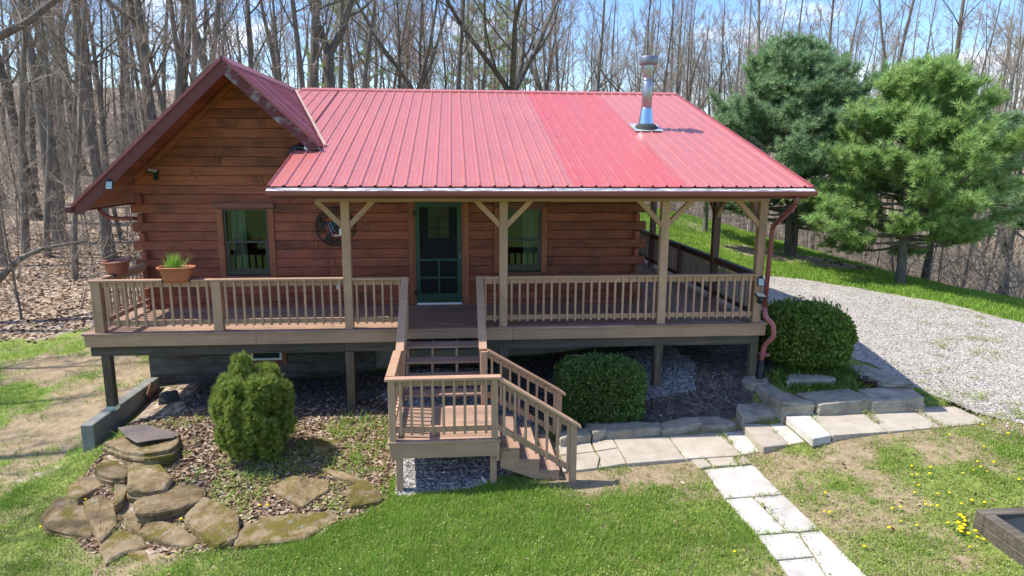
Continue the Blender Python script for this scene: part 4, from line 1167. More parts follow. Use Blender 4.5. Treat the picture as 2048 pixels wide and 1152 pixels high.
# ------------------------------------------------------------------ rocks
rrock = np.random.default_rng(21)
ROCKS = []
def rock(P, ztop, h, m, label, group=None, slope=.10, rough=.03, name='boulder', tilt=(0, 0)):
    """angular layered rock from a top outline P (xy world points)"""
    P = np.array([p[:2] for p in P], float); c = P.mean(0); P = c + (P - c) * 1.09
    seg = np.linalg.norm(np.roll(P, -1, 0) - P, axis=1); tot = seg.sum(); n = int(max(16, tot / .07))
    cum = np.concatenate([[0], np.cumsum(seg)]); Q = np.concatenate([P, P[:1]])
    s = np.linspace(0, tot, n, endpoint=False)
    O = np.stack([np.interp(s, cum, Q[:, 0]), np.interp(s, cum, Q[:, 1])], -1) - c
    sd = int(rrock.integers(0, 9999)); th = np.arctan2(O[:, 1], O[:, 0]); rl_ = np.linalg.norm(O, axis=1)
    jag = 1 + .10 * (fbm(s * 5, s * 0 + sd, sd, 2) - .5)
    O = O * jag[:, None]
    size = rl_.mean()
    tx, ty = rrock.normal(0, .05, 2) + np.array(tilt)
    bm = bmesh.new(); rings = []
    nl = max(3, int(h / .055)); lay = [(.28, 0, 0), (.55, 0, 0), (.78, 0, 0), (.93, -.004, 0), (.985, -.014, 0)]
    off = 0
    for k in range(1, nl + 1):
        off = slope * (k / nl) + rrock.uniform(-.03, .03)
        z0 = -.02 - (h - .02) * (k - .5) / nl
        lay += [(1 + off, z0 + h * .30 / nl, 1), (1 + off + rrock.uniform(-.012, .012), z0 - h * .30 / nl, 1)]
    lay.append((1 + slope * .8, -h * 1.35, 1))
    for k, (f, dz, side) in enumerate(lay):
        X = O * f
        n1 = fbm((X[:, 0] + c[0]) * 4 + (k * 1.7 if side else 0), (X[:, 1] + c[1]) * 4, sd, 4) - .5
        n2 = fbm((X[:, 0] + c[0]) * 13 + k * 2.3 * side, (X[:, 1] + c[1]) * 13, sd + 5, 3) - .5
        if side: X = X * (1 + (n1 * .10 + n2 * .05)[:, None])
        step = np.round(n1 * 3.2) / 3.2                       # bedding steps on the top
        zz = dz + (step * rough * (1.3 if k > 1 else .8) + n2 * rough * (.15 if not side else .6)) * (0 if dz < -h else 1 if not side else .5) + X[:, 0] * tx + X[:, 1] * ty
        rings.append([bm.verts.new((x, y, z)) for (x, y), z in zip(X, zz)])
    ctr = bm.verts.new((0, 0, 0))
    for i in range(n): bm.faces.new((ctr, rings[0][i], rings[0][(i + 1) % n]))
    for a, b in zip(rings, rings[1:]):
        for i in range(n): bm.faces.new((a[i], b[i], b[(i + 1) % n], a[(i + 1) % n]))
    bmesh.ops.recalc_face_normals(bm, faces=bm.faces[:])
    o = bmo(name, bm, m, None, False); o.location = (c[0], c[1], ztop)
    tag(o, label, 'rock', group)
    ROCKS.append([tuple(p) for p in (O * 1.05 + c)])
    return o
z7 = lambda p: (p[0] / 2.5486, 700 + p[1] / 2.5486)
z8 = lambda p: (650 + p[0] / 2.56, 600 + p[1] / 2.56)
zs = lambda p: (1460 + p[0] / 5.12, 680 + p[1] / 5.12)
def rk(pts, conv, up_, h, label, m=None, **k):
    u, v = np.mean([conv(p) for p in pts], axis=0)
    up_ = up_ * .62; g = onground(u, v, up_); zt = g.z
    return rock([at(*conv(p), Z=zt) for p in pts], zt, h, m or M['stone'], label, 'boulders of the rock garden' if conv is not zs else 'ledge stones by the steps', **k)
rk([(545, 455), (620, 412), (760, 395), (900, 425), (900, 480), (850, 528), (740, 545), (650, 520), (590, 485)], z7, .22, .42, 'big lichen-spotted slab rock under the grey mat by the concrete wall', slope=.05)
rk([(485, 590), (540, 532), (600, 540), (645, 610), (640, 655), (560, 650), (510, 625)], z7, .16, .34, 'brown wedge rock at the foot of the concrete wall')
rk([(660, 600), (720, 562), (800, 580), (870, 640), (830, 680), (740, 695), (660, 690)], z7, .22, .36, 'rounded boulder with yellow moss beside the mat slab')
rk([(350, 705), (400, 655), (490, 638), (520, 680), (450, 720), (395, 748), (355, 738)], z7, .18, .30, 'pale tan boulder at the left edge of the rock garden')
rk([(585, 665), (640, 645), (650, 700), (625, 760), (585, 780)], z7, .14, .36, 'narrow upright rock wedged between the boulders')
rk([(692, 775), (800, 692), (980, 685), (1040, 702), (1010, 755), (900, 792), (800, 815), (710, 815)], z7, .24, .30, 'flat light-grey slab rock in the middle of the rock garden', slope=.03)
rk([(222, 835), (300, 765), (400, 772), (480, 880), (455, 925), (330, 905), (250, 880)], z7, .20, .34, 'large tilted boulder at the lower left by the grass', tilt=(.05, .1))
rk([(440, 800), (515, 760), (580, 790), (590, 870), (510, 930), (470, 880)], z7, .18, .34, 'mossy boulder beside the large tilted one', tilt=(-.05, .1))
rk([(722, 925), (775, 872), (900, 895), (1000, 955), (960, 985), (880, 975), (800, 955)], z7, .14, .26, 'layered wedge rock below the flat grey slab')
rk([(955, 840), (1045, 765), (1140, 800), (1210, 842), (1205, 920), (1100, 955), (1010, 905)], z7, .24, .38, 'blocky two-tier boulder right of the layered wedge', tilt=(0, .08))
rk([(1210, 930), (1350, 855), (1520, 835), (1700, 828), (1640, 895), (1560, 945), (1400, 962), (1220, 975)], z7, .12, .26, 'long low ledge rock at the lawn edge')
rk([(525, 985), (600, 925), (715, 950), (740, 1000), (640, 1015), (545, 1060)], z7, .10, .22, 'low brown rock nearest the bottom left of the rock garden', tilt=(0, .1))
rk([(640, 1020), (735, 1005), (830, 1040), (760, 1080), (680, 1060)], z7, .05, .14, 'small half-buried rock in the grass at the garden foot')
rk([(610, 800), (680, 790), (720, 880), (710, 920), (650, 890)], z7, .08, .22, 'mossy filler rock under the flat grey slab')
rk([(1385, 705), (1490, 662), (1670, 670), (1660, 715), (1540, 768), (1450, 735)], z7, .12, .22, 'flat tan rock among green shoots above the ledge', tilt=(.0, .12))
rk([(120, 960), (180, 930), (260, 965), (300, 1005), (230, 1020), (135, 1035)], z8, .14, .24, 'squat tan boulder left of the landing leg')
rk([(0, 872), (90, 880), (200, 910), (262, 940), (180, 935), (60, 905)], z8, .10, .16, 'thin mossy ledge rock sloping towards the landing')
zb_ = lambda p: (280 + p[0] / 3.6, 640 + p[1] / 3.6)
rk([(1230, 860), (1300, 830), (1420, 850), (1430, 890), (1330, 925), (1250, 915)], zb_, .10, .2, 'round green-mossed rock right of the shaggy evergreen', slope=.2)
rk([(1100, 770), (1170, 755), (1185, 790), (1120, 805)], zb_, .06, .14, 'small mossy stone against the shaggy evergreen')
rk([(1560, 810), (1620, 800), (1630, 835), (1575, 840)], zb_, .05, .12, 'small flat mossy stone in the dead leaves')
# ledge stones on the right
rk([(75, 700), (90, 660), (420, 655), (500, 745), (330, 755), (140, 765)], zs, .20, .24, 'flat ledge stone just above the white step slab', M['ledge'], slope=.02)
rk([(245, 440), (390, 425), (560, 530), (850, 640), (770, 640), (540, 635), (420, 560)], zs, .34, .34, 'long wedge-shaped ledge stone running from the porch post', M['ledge'], slope=.03)
rk([(715, 525), (960, 505), (1200, 500), (1460, 615), (1200, 632), (930, 645)], zs, .24, .26, 'broad flat ledge stone behind the upper paving', M['ledge'], slope=.02)
rk([(1330, 490), (1660, 485), (1850, 495), (1960, 590), (1700, 605), (1480, 615)], zs, .22, .24, 'flat ledge stone beside the rusty pot', M['ledge'], slope=.02)
rk([(1110, 190), (1250, 160), (1560, 290), (1835, 470), (1560, 455), (1330, 360)], zs, .12, .16, 'long sloping ledge stone along the gravel edge', M['ledge'], slope=.02)
rk([(1030, 140), (1240, 120), (1290, 150), (1120, 180)], zs, .10, .14, 'small grey stone under the round shrub by the gravel', M['ledge'])
rk([(610, 345), (900, 350), (1060, 385), (1050, 410), (900, 400), (610, 405)], zs, .16, .16, 'narrow grey stone in the herb bed below the round shrub', M['ledge'])
rk([(135, 395), (160, 365), (400, 385), (370, 425), (230, 440)], zs, .12, .12, 'thin flat stone at the foot of the porch post', M['ledge'])
# edging stones along the bed in front of the clipped shrub
ed = [((130, 745), (235, 735), (240, 785), (140, 800)), ((225, 740), (330, 728), (345, 770), (230, 785)), ((312, 690), (455, 685), (450, 740), (365, 765)), ((455, 700), (500, 688), (690, 690), (690, 735), (560, 745), (460, 745)), ((690, 692), (810, 690), (815, 725), (700, 735)), ((820, 690), (960, 670), (1060, 672), (1090, 700), (960, 720), (835, 725)), ((1060, 660), (1200, 655), (1320, 690), (1250, 705), (1100, 708))]
lab = ['buff edging stone nearest the stairs', 'tan edging stone second from the stairs', 'angular grey edging stone below the clipped shrub', 'wide grey edging stone in the middle of the row', 'small square edging stone in the row', 'long low edging stone right of the middle', 'reddish edging stone at the right end of the row']
for p, lb in zip(ed, lab):
    zt = .20
    rock([at(*cva(q), Z=zt) for q in p], zt, .16, M['ledge'], lb, 'edging stones along the walk', slope=.04, rough=.02, name='edging_stone')

# ------------------------------------------------------------------ concrete retaining wall, brick paver, mat
bm = bmesh.new()
pts = [(-6.06, 10.93), (-5.86, 10.93), (-5.83, 13.40), (-6.03, 13.40)]
A = [bm.verts.new((x, y, -.75)) for x, y in pts]; B = [bm.verts.new((x, y, .234)) for x, y in pts]
bm.faces.new(B); bm.faces.new(A[::-1])
for i in range(4): bm.faces.new((A[i], A[(i + 1) % 4], B[(i + 1) % 4], B[i]))
bmesh.ops.recalc_face_normals(bm, faces=bm.faces[:]); bmesh.ops.bevel(bm, geom=bm.edges[:], offset=.012, segments=1, affect='EDGES')
tag(bmo('retaining_wall', bm, M['concrete']), 'low concrete retaining wall under the left porch corner', 'wall')
M['brick'] = concrete('red_clay_paver', (.16, .085, .06), (.24, .13, .09), 6)
o = box('paver', (-5.79, 12.88, .10), (.035, .30, .30), M['brick'], None, .006, Matrix.Rotation(R(38), 3, 'X') @ Matrix.Rotation(R(8), 3, 'Y')); tag(o, 'square reddish paver leaning on the concrete wall', 'paver')
# corrugated grey mat draped over the slab rock
bm = bmesh.new(); mp_ = [(600, 408), (740, 395), (895, 428), (890, 452), (800, 478), (700, 490), (640, 445)]
g0 = onground(*z7((740, 440)), .15)
mw = [at(*z7(p), Z=g0.z) for p in mp_]
oo = []
c0 = sum(mw, Vector()) / len(mw)
nU, nV = 40, 10
a_, b_, cc_, d_ = mw[0], mw[2], mw[3], mw[5]
grid = {}
for i in range(nU + 1):
    for j in range(nV + 1):
        u = i / nU; v = j / nV
        top = mw[0].lerp(mw[1], min(1, u * 2)) if u < .5 else mw[1].lerp(mw[2], u * 2 - 1)
        bot = mw[6].lerp(mw[5], min(1, u * 3)) if u < .33 else mw[5].lerp(mw[3], (u - .33) / .67)
        p = top.lerp(bot, v)
        grid[i, j] = bm.verts.new((p.x - c0.x, p.y - c0.y, .022 + .010 * math.sin(i * math.pi) * 0 + .008 * (1 if j % 2 else -1) + .03 * math.sin(u * 3) * (1 - u) - .05 * max(0, u - .7)))
for i in range(nU):
    for j in range(nV): bm.faces.new((grid[i, j], grid[i + 1, j], grid[i + 1, j + 1], grid[i, j + 1]))
M['mat'] = MT('grey_brown_mat', .9, .2).color((.16, .13, .115)).m
o = bmo('corrugated_mat', bm, M['mat']); o.location = (c0.x, c0.y, g0.z + .012)
so_ = o.modifiers.new('thick', 'SOLIDIFY'); so_.thickness = .012
tag(o, 'ribbed grey mat lying on the big slab rock', 'mat')
# dark rock by the basement wall
bmk = onground(338, 792, .12)
rock([(bmk.x - .13, bmk.y - .06), (bmk.x + .0, bmk.y - .1), (bmk.x + .16, bmk.y - .02), (bmk.x + .1, bmk.y + .1), (bmk.x - .09, bmk.y + .1)], bmk.z + .08, .26, M['rubber'], 'black angular rock in front of the basement planks', slope=.2)

# ------------------------------------------------------------------ raised bed
rbed = empty('raised_bed', (7.1, 6.3, .05)); tag(rbed, 'weathered timber raised bed with black liner at the lawn corner', 'raised bed')
zg = hzs(6.4, 6.9) - .05
for k in range(2):
    z0 = zg + .155 * k; e_ = .004 * k
    pbox('timber', (6.26 + e_, 5.0, z0), (6.40 + e_, 7.08 - .145, z0 + .152), M['old'], rbed, .01)
    pbox('timber', (6.26 + e_, 7.08 - .142, z0), (7.35, 7.08 - e_, z0 + .152), M['old'], rbed, .01)
    pbox('timber', (7.353, 7.08 - .142, z0), (8.5, 7.08 - e_, z0 + .152), M['old'], rbed, .01)
bm = bmesh.new(); n = 16
gg = [[bm.verts.new((6.41 + 2.0 * i / n, 5.0 + 1.93 * j / n, zg + .25 + .02 * math.sin(i * 1.7 + j * .8) * math.sin(j * 1.1))) for j in range(n + 1)] for i in range(n + 1)]
for i in range(n):
    for j in range(n): bm.faces.new((gg[i][j], gg[i + 1][j], gg[i + 1][j + 1], gg[i][j + 1]))
M['liner'] = MT('black_fabric_liner', .6, .4).color((.018, .02, .024)).m
put(bmo('liner', bm, M['liner'], None, True), rbed)

# ------------------------------------------------------------------ pot, planters
def planter(loc, rz, label, m, plant):
    t = empty('saddle_planter', loc, rz); tag(t, label, 'planter', 'planters saddled over the railing')
    bm = bmesh.new(); n = 40
    def ring(a, b, z):
        out = []
        for i in range(n):
            th = 2 * math.pi * i / n; cx, sy = math.cos(th), math.sin(th); pw = .55
            out.append(bm.verts.new((a * math.copysign(abs(cx) ** pw, cx), b * math.copysign(abs(sy) ** .75, sy), z)))
        return out
    rs = [ring(.20, .115, -.075), ring(.215, .125, -.02), ring(.262, .148, .13), ring(.270, .155, .145), ring(.300, .178, .150), ring(.305, .182, .172), ring(.292, .172, .180), ring(.265, .150, .172), ring(.258, .144, .13)]
    for a, b in zip(rs, rs[1:]):
        for i in range(n): f = bm.faces.new((a[i], a[(i + 1) % n], b[(i + 1) % n], b[i])); f.smooth = True
    bm.faces.new(rs[0])
    bmesh.ops.recalc_face_normals(bm, faces=bm.faces[:])
    bmo('pot_body', bm, m, t)
    bm = bmesh.new(); r_ = ring(.262, .148, .145); ctr = bm.verts.new((0, 0, .16))
    bm.verts.ensure_lookup_table()
    bm2 = bmesh.new(); rr_ = []
    for i in range(n): rr_.append(bm2.verts.new(r_[i].co))
    cc = bm2.verts.new((0, 0, .155))
    for i in range(n): bm2.faces.new((rr_[i], rr_[(i + 1) % n], cc))
    bm.free(); bmo('soil', bm2, M['soil'], t)
    for s in (-1, 1):   # dark saddle slots at the ends
        o = box('saddle_slot', (s * .215, 0, -.048), (.03, .13, .05), M['black'], t)
    if plant:
        Vs = []; Fs = []
        for i in range(240):
            a = rng.uniform(0, 2 * np.pi); ln = rng.uniform(.13, .30); lean = abs(rng.normal(0, .38)); b = np.array([rng.normal(-.02, .06), rng.normal(0, .035), .15])
            if rng.random() < .12: lean = rng.uniform(.9, 1.5); ln *= 1.3
            d = np.array([math.cos(a), math.sin(a), 0]); w = np.array([-math.sin(a), math.cos(a), 0]) * .004
            pts = [b + d * ln * math.sin(lean) * t_ ** 1.5 + np.array([0, 0, ln * (math.cos(lean * .7) * t_ - .35 * max(0, lean - .6) * t_ * t_)]) for t_ in (0, .5, 1)]
            k = len(Vs); Vs += [pts[0] - w, pts[0] + w, pts[1] + w * .8, pts[1] - w * .8, pts[2]]; Fs += [(k, k + 1, k + 2), (k, k + 2, k + 3), (k + 3, k + 2, k + 4)]
        me = npmesh('chives', np.array(Vs), np.array(Fs), M['chive']); lk(bpy.data.objects.new('chives', me), t)
    return t
M['chive'] = foliage('chive_leaves', (.16, .34, .03), (.26, .48, .05), (.42, .60, .16), .5, .35)
planter((-4.59, YP - .02, RT + .035), 0, 'terracotta trough planter with bright green chives on the front railing', M['terracotta'], True)
planter((-5.89, 12.33, RT + .035), R(90), 'empty faded terracotta trough planter on the left side railing', M['terracotta2'], False)
pp = onground(1737, 768, 0)
bm = bmesh.new(); lathe(bm, [(.0, .0), (.11, .0), (.135, .03), (.145, .10), (.14, .13), (.16, .135), (.165, .15), (.15, .158), (.13, .15), (.12, .06), (0, .05)], 24)
M['glaze'] = MT('brown_glaze', .25, .5).color((.055, .022, .016)).m
o = bmo('plant_pot', bm, M['glaze']); o.location = (7.40, 11.08, hzs(7.4, 11.08) + .0); tag(o, 'empty dark brown glazed pot beside the ledge stones', 'pot')

# ------------------------------------------------------------------ lights and ornaments
def flood(loc, aim, label, two=False):
    t = empty('flood_light', loc, aim); tag(t, label, 'floodlight')
    box('bracket', (0, -.03, -.05), (.07, .06, .11), M['black'], t, .008)
    box('sensor', (0, -.075, -.09), (.06, .05, .06), M['black'], t, .012)
    rot = Matrix.Rotation(R(-62), 3, 'X')
    box('head', (-.03, -.10, .045), (.20, .13, .03), M['black'], t, .008, Matrix.Rotation(R(8), 3, 'Y') @ Matrix.Rotation(R(24), 3, 'X'))
    box('lens', (-.03, -.105, .063), (.165, .10, .008), M['led_y'], t, 0, Matrix.Rotation(R(8), 3, 'Y') @ Matrix.Rotation(R(24), 3, 'X'))
    return t
flood((-5.55, YW - .005, 4.20), 0, 'black floodlight with yellow lens on the gable siding')
flood((5.44, YP - .071, 2.09), R(8), 'black floodlight low on the right porch post')
def solar(loc, rz, label):
    t = empty('solar_panel', loc, rz); tag(t, label, 'solar light')
    rot = Matrix.Rotation(R(-14), 3, 'X')
    box('housing', (0, -.02, 0), (.125, .03, .155), M['black'], t, .006, rot); box('panel', (0, -.037, 0), (.098, .006, .125), M['led'], t, 0, rot)
    box('hook', (0, -.01, .09), (.05, .03, .03), M['black'], t, .004)
solar((-5.955, GY0 - .002, 4.02), 0, 'small square solar panel light on the gable fascia')
solar((5.45, YP - .071, 2.37), 0, 'small square solar panel light on the right porch post')
# wire hanging basket under the side beam
t = empty('hanging_basket', (5.2, 12.5, 3.70)); tag(t, 'dark wire hanging basket under the porch beam', 'basket')
ring_ = lambda r, z, n=20: [(r * math.cos(2 * math.pi * i / n), r * math.sin(2 * math.pi * i / n), z) for i in range(n + 1)]
its = [(np.array(ring_(r, z)), np.full(21, .005), 5) for r, z in ((.17, 0), (.155, -.06), (.11, -.11))]
for i in range(10):
    a = math.pi * 2 * i / 10; its.append((np.array([(.17 * math.cos(q) * math.cos(a), .17 * math.cos(q) * math.sin(a), -.125 * math.sin(q)) for q in np.linspace(0, 1.5, 6)]), np.full(6, .004), 4))
lk(bpy.data.objects.new('wire_bowl', tubes('wire_bowl', its, M['blackiron'])), t)
lk(bpy.data.objects.new('hanger', tubes('hanger', [(np.array([(.17 * math.cos(a), .17 * math.sin(a), 0), (0, 0, .38)]), np.full(2, .004), 4) for a in (0, 2.1, 4.2)], M['blackiron'])), t)

# star ornament
t = empty('star_ornament', (-2.29, YW - .03, 3.195)); tag(t, 'round black metal star ornament with flag pattern and lettering', 'wall ornament')
def ringtube(r, rt): 
    n = 48; return (np.array([(r * math.cos(2 * math.pi * i / n), 0, r * math.sin(2 * math.pi * i / n)) for i in range(n + 1)]), np.full(n + 1, rt), 6)
lk(bpy.data.objects.new('ring', tubes('ring', [ringtube(.375, .011)], M['blackiron'])), t); lk(bpy.data.objects.new('ring', tubes('ring', [ringtube(.235, .009)], M['blackiron'])), t)
def starpt(r, k): a = math.pi / 2 + k * math.pi / 5; return Vector((r * math.cos(a), 0, r * math.sin(a)))
M['star_dk'] = MT('dark_green_metal', .45, .5, .4).color((.03, .045, .045)).m; M['star_bl'] = MT('navy_paint', .5, .4).color((.015, .03, .09)).m; M['star_rd'] = MT('red_paint', .5, .4).color((.35, .05, .035)).m
for k in range(5):
    tip = starpt(.26, 2 * k); l_ = starpt(.105, 2 * k - 1); r_ = starpt(.105, 2 * k + 1); c_ = Vector((0, -.055, 0))
    ma = M['star_dk'] if k in (0, 4) else (M['star_bl'] if k in (1, 2) else M['star_dk'])
    bm = bmesh.new(); vv = [bm.verts.new(p) for p in (tip, l_, c_, r_)]
    bm.faces.new((vv[0], vv[1], vv[2])); f = bm.faces.new((vv[0], vv[2], vv[3])); 
    bmo('star_arm', bm, ma, t)
rs = random.Random(3)
for a, b in ((-.13, .055), (-.085, .07), (-.12, .02), (-.07, .035), (-.10, -.02), (-.055, -.005), (-.08, -.06), (-.035, -.045), (-.065, -.10), (-.01, -.085), (-.06, -.14)):
    bm = bmesh.new(); bmesh.ops.create_icosphere(bm, subdivisions=1, radius=.011); o = bmo('white_star', bm, M['white'], t); o.location = (a, -.055 + .20 * math.hypot(a, b), b)
for i in range(3):
    bm = bmesh.new(); z = -.15 - i * .022
    add_box(bm, (0, 0, 0), (.15 - i * .02, .006, .016)); o = bmo('stripe', bm, M['star_rd'] if i % 2 == 0 else M['white'], t); o.location = (.0 + .03 * i, -.018, z)
o = box('tag', (.095, -.03, -.10), (.045, .008, .12), M['white'], t)
def letters(word, a0, a1):
    for i, ch in enumerate(word):
        if ch == ' ': continue
        ang = a0 + (a1 - a0) * (i / max(1, len(word) - 1))
        cu = bpy.data.curves.new('letter', 'FONT'); cu.body = ch; cu.size = .145; cu.align_x = 'CENTER'; cu.align_y = 'CENTER'; cu.extrude = .006; cu.offset = .004
        tmp = bpy.data.objects.new('letter_tmp', cu); col.objects.link(tmp)
        me = bpy.data.meshes.new_from_object(tmp.evaluated_get(bpy.context.evaluated_depsgraph_get()))
        bpy.data.objects.remove(tmp); me.materials.append(M['blackiron'])
        o = lk(bpy.data.objects.new('letter', me), t)
        bottom = math.sin(ang) < -.3
        rz = ang + math.pi / 2 if bottom else ang - math.pi / 2
        o.matrix_basis = Matrix.Translation((.305 * math.cos(ang), -.004, .305 * math.sin(ang))) @ Matrix.Rotation(-rz, 4, 'Y') @ Matrix.Rotation(math.pi / 2, 4, 'X')
letters('HOME OF THE', R(196), R(-16)); letters('BRAVE', R(234), R(306))
# ------------------------------------------------------------------ plants
def rep(tv, tf, pos, Rm, sc):
    """replicate template verts/faces at pos with rotation matrices Rm and scale sc"""
    n = len(pos); k = len(tv)
    V = np.einsum('nij,kj->nki', Rm, tv) * np.asarray(sc).reshape(n, 1, -1) + pos[:, None, :]
    F = (tf[None] + (np.arange(n) * k)[:, None, None]).reshape(-1, tf.shape[1])
    return V.reshape(-1, 3), F
def frames(z, g):
    """rotation matrices whose z axis is z (n,3), random spin"""
    z = z / (np.linalg.norm(z, axis=1)[:, None] + 1e-9); r = g.normal(size=z.shape); x = np.cross(r, z); x /= np.linalg.norm(x, axis=1)[:, None] + 1e-9
    y = np.cross(z, x); return np.stack([x, y, z], -1)
def rotz(a):
    c, s = np.cos(a), np.sin(a); o = np.zeros_like(a); i = np.ones_like(a)
    return np.stack([np.stack([c, -s, o], -1), np.stack([s, c, o], -1), np.stack([o, o, i], -1)], 1)
def join(parts):
    Vs = []; Fs = []; k = 0
    for V, F in parts: Vs.append(V); Fs.append(F + k); k += len(V)
    return np.concatenate(Vs), np.concatenate(Fs)

# ---------- shrubs
def shrub(name, label, loc, size, n, leaf, shape, m, seed, shoots=0, top_ragged=.05, cat='shrub', power=2.6, stem_m=None):
    g = np.random.default_rng(seed)
    t = empty(name, loc); tag(t, label, cat)
    # points in a superellipsoid shell, radius jittered by lumps
    d = g.normal(size=(n, 3)); d /= np.linalg.norm(d, axis=1)[:, None]
    d[:, 2] = np.where(d[:, 2] < -.85, -d[:, 2], d[:, 2])
    pn = (np.abs(d) ** power).sum(1) ** (-1 / power)
    lump = .83 + .34 * (fbm(d[:, 0] * 3 + d[:, 2] * 2 + 7, d[:, 1] * 3 - d[:, 2] * 2 + 3, seed, 4))
    depth = 1 - np.abs(g.normal(0, .10, n)); depth = np.where(g.random(n) < .18, g.uniform(.45, .95, n), depth)
    p = d * (pn * lump * depth)[:, None]
    P = p * np.array(size) / 2; P[:, 2] += size[2] * .5
    nrm = d / np.array(size) ** 1.0; nrm += g.normal(0, .55, nrm.shape); nrm[:, 2] += .25
    tv, tf = leaf
    V, F = rep(tv, tf, P, frames(nrm, g), g.uniform(.7, 1.3, n))
    parts = [(V, F)]
    if shoots:
        k = shoots; a = g.uniform(0, 2 * np.pi, k); rr = np.sqrt(g.random(k)) * .82
        bx = np.stack([np.cos(a) * rr, np.sin(a) * rr, np.zeros(k)], -1) * np.array(size) / 2; bx[:, 2] = size[2] * (.5 + .47 * np.sqrt(np.clip(1 - rr ** 3, 0, 1)))
        q = []; nr = []
        for j in range(k):
            L_ = g.uniform(.05, .16); dirn = np.array([bx[j, 0] * .35, bx[j, 1] * .35, 1]); dirn /= np.linalg.norm(dirn)
            for s_ in np.linspace(0, 1, 9): q.append(bx[j] + dirn * L_ * s_ + g.normal(0, .008, 3)); nr.append(dirn + g.normal(0, .7, 3))
        q = np.array(q); V2, F2 = rep(tv, tf, q, frames(np.array(nr), g), g.uniform(.6, 1.0, len(q))); parts.append((V2, F2))
    V, F = join(parts)
    lk(bpy.data.objects.new('foliage', npmesh('foliage', V, F, m)), t)
    its = []
    for j in range(14):
        a = g.uniform(0, 2 * np.pi); r = g.uniform(.1, .26); its.append((np.array([(.04 * math.cos(a), .04 * math.sin(a), -.06), (r * .4 * size[0] * math.cos(a), r * .4 * size[1] * math.sin(a), size[2] * .35), (r * size[0] * math.cos(a), r * size[1] * math.sin(a), size[2] * g.uniform(.6, .85))]), np.array([.02, .012, .005]), 5))
    lk(bpy.data.objects.new('stem', tubes('stem', its, M['bark'])), t)
    return t
def leaf_t(L_, w, fold=.25):
    tv = np.array([(0, 0, 0), (w, L_ * .5, fold * w), (0, L_, 0), (-w, L_ * .5, fold * w)]); tv = tv[:, [0, 2, 1]]; tv[:, 2] -= L_ * .3
    return tv, np.array([(0, 1, 2), (0, 2, 3)])
shrub('boxwood_shrub', 'clipped square boxwood shrub between the stairs and the mulch bed', (2.47, 10.98, .08), (1.48, 1.05, 1.06), 22000, leaf_t(.042, .014), 0, M['boxleaf'], 5, shoots=70, power=4.2)
shrub('boxwood_shrub', 'large rounded boxwood shrub with spiky top at the porch corner', (6.66, 12.15, .60), (1.80, 1.65, 1.20), 24000, leaf_t(.062, .018), 0, M['boxleaf2'], 6, shoots=150, power=2.5)
# arborvitae: lumps of upright sprays
def arborvitae(loc):
    g = np.random.default_rng(17); t = empty('arborvitae', loc); tag(t, 'shaggy yellow-green arborvitae with a broken top left of the stairs', 'shrub')
    lumps = [(0, 0, .70, .42, .62), (0, 0, .35, .36, .32), (-.12, .05, 1.44, .13, .20), (-.10, .0, 1.28, .15, .18), (-.17, .02, 1.34, .10, .14)]
    for q in range(64):
        zz = g.uniform(.16, 1.24); a = g.uniform(0, 6.28); R0 = np.interp(zz, [.1, .35, .7, 1.0, 1.25], [.26, .44, .50, .47, .26]) * g.uniform(.9, 1.08)
        lumps.append((R0 * math.cos(a) + .03, R0 * math.sin(a) * .9, zz, g.uniform(.09, .17), g.uniform(.13, .24)))
    P = []; N = []
    for x, y, z, r, h in lumps:
        k = int(2600 * r); d = g.normal(size=(k, 3)); d /= np.linalg.norm(d, axis=1)[:, None]
        f = (1 - np.abs(g.normal(0, .08, k))) * (.70 + .62 * fbm(d[:, 0] * 5 + x * 9 + d[:, 1] * 3, d[:, 2] * 5 + d[:, 1] * 3 + z * 5, 8, 2))
        P.append(d * f[:, None] * np.array([r, r * .95, h]) + np.array([x, y, z])); N.append(d)
    P = np.concatenate(P); N = np.concatenate(N)
    k = P[:, 2] > .04; P = P[k]; N = N[k]
    # spray: fan of narrow blades
    tv = []; tf = []
    for i, a in enumerate(np.linspace(-.75, .75, 5)):
        b = len(tv); dx, dz = math.sin(a), math.cos(a); L_ = .085 * (1 - .25 * abs(a)); w = .0095
        tv += [(-w * dz, 0, w * dx), (w * dz, 0, -w * dx), (dx * L_, .012 * (i % 2), dz * L_)]; tf.append((b, b + 1, b + 2))
    tv = np.array(tv); tf = np.array(tf)
    up_ = N * .75 + np.array([0, 0, .8]) + g.normal(0, .25, N.shape)
    V, F = rep(tv, tf, P, frames(up_, g), g.uniform(.7, 1.35, len(P)))
    lk(bpy.data.objects.new('foliage', npmesh('foliage', V, F, M['arbor'])), t)
    its = [(np.array([(0, 0, -.1), (.01, 0, .5), (.0, 0, 1.1)]), np.array([.05, .04, .015]), 6)]
    for j in range(26):
        a = g.uniform(0, 6.28); its.append((np.array([(-.05, 0, 1.05), (-.03 + .12 * math.cos(a), .12 * math.sin(a), 1.27), (-.03 + .22 * math.cos(a), .22 * math.sin(a) - .05, 1.40 + g.uniform(-.05, .05))]), np.array([.008, .006, .003]), 4))
    M['drytwig'] = MT('dry_twigs', .9, .1).color((.36, .28, .2)).m
    lk(bpy.data.objects.new('stem', tubes('stem', its, M['drytwig'])), t)
arborvitae((-3.07, 10.0, hzs(-3.07, 10.0) - .03))
bpy.data.objects['arborvitae'].scale = (.92, .92, .97)

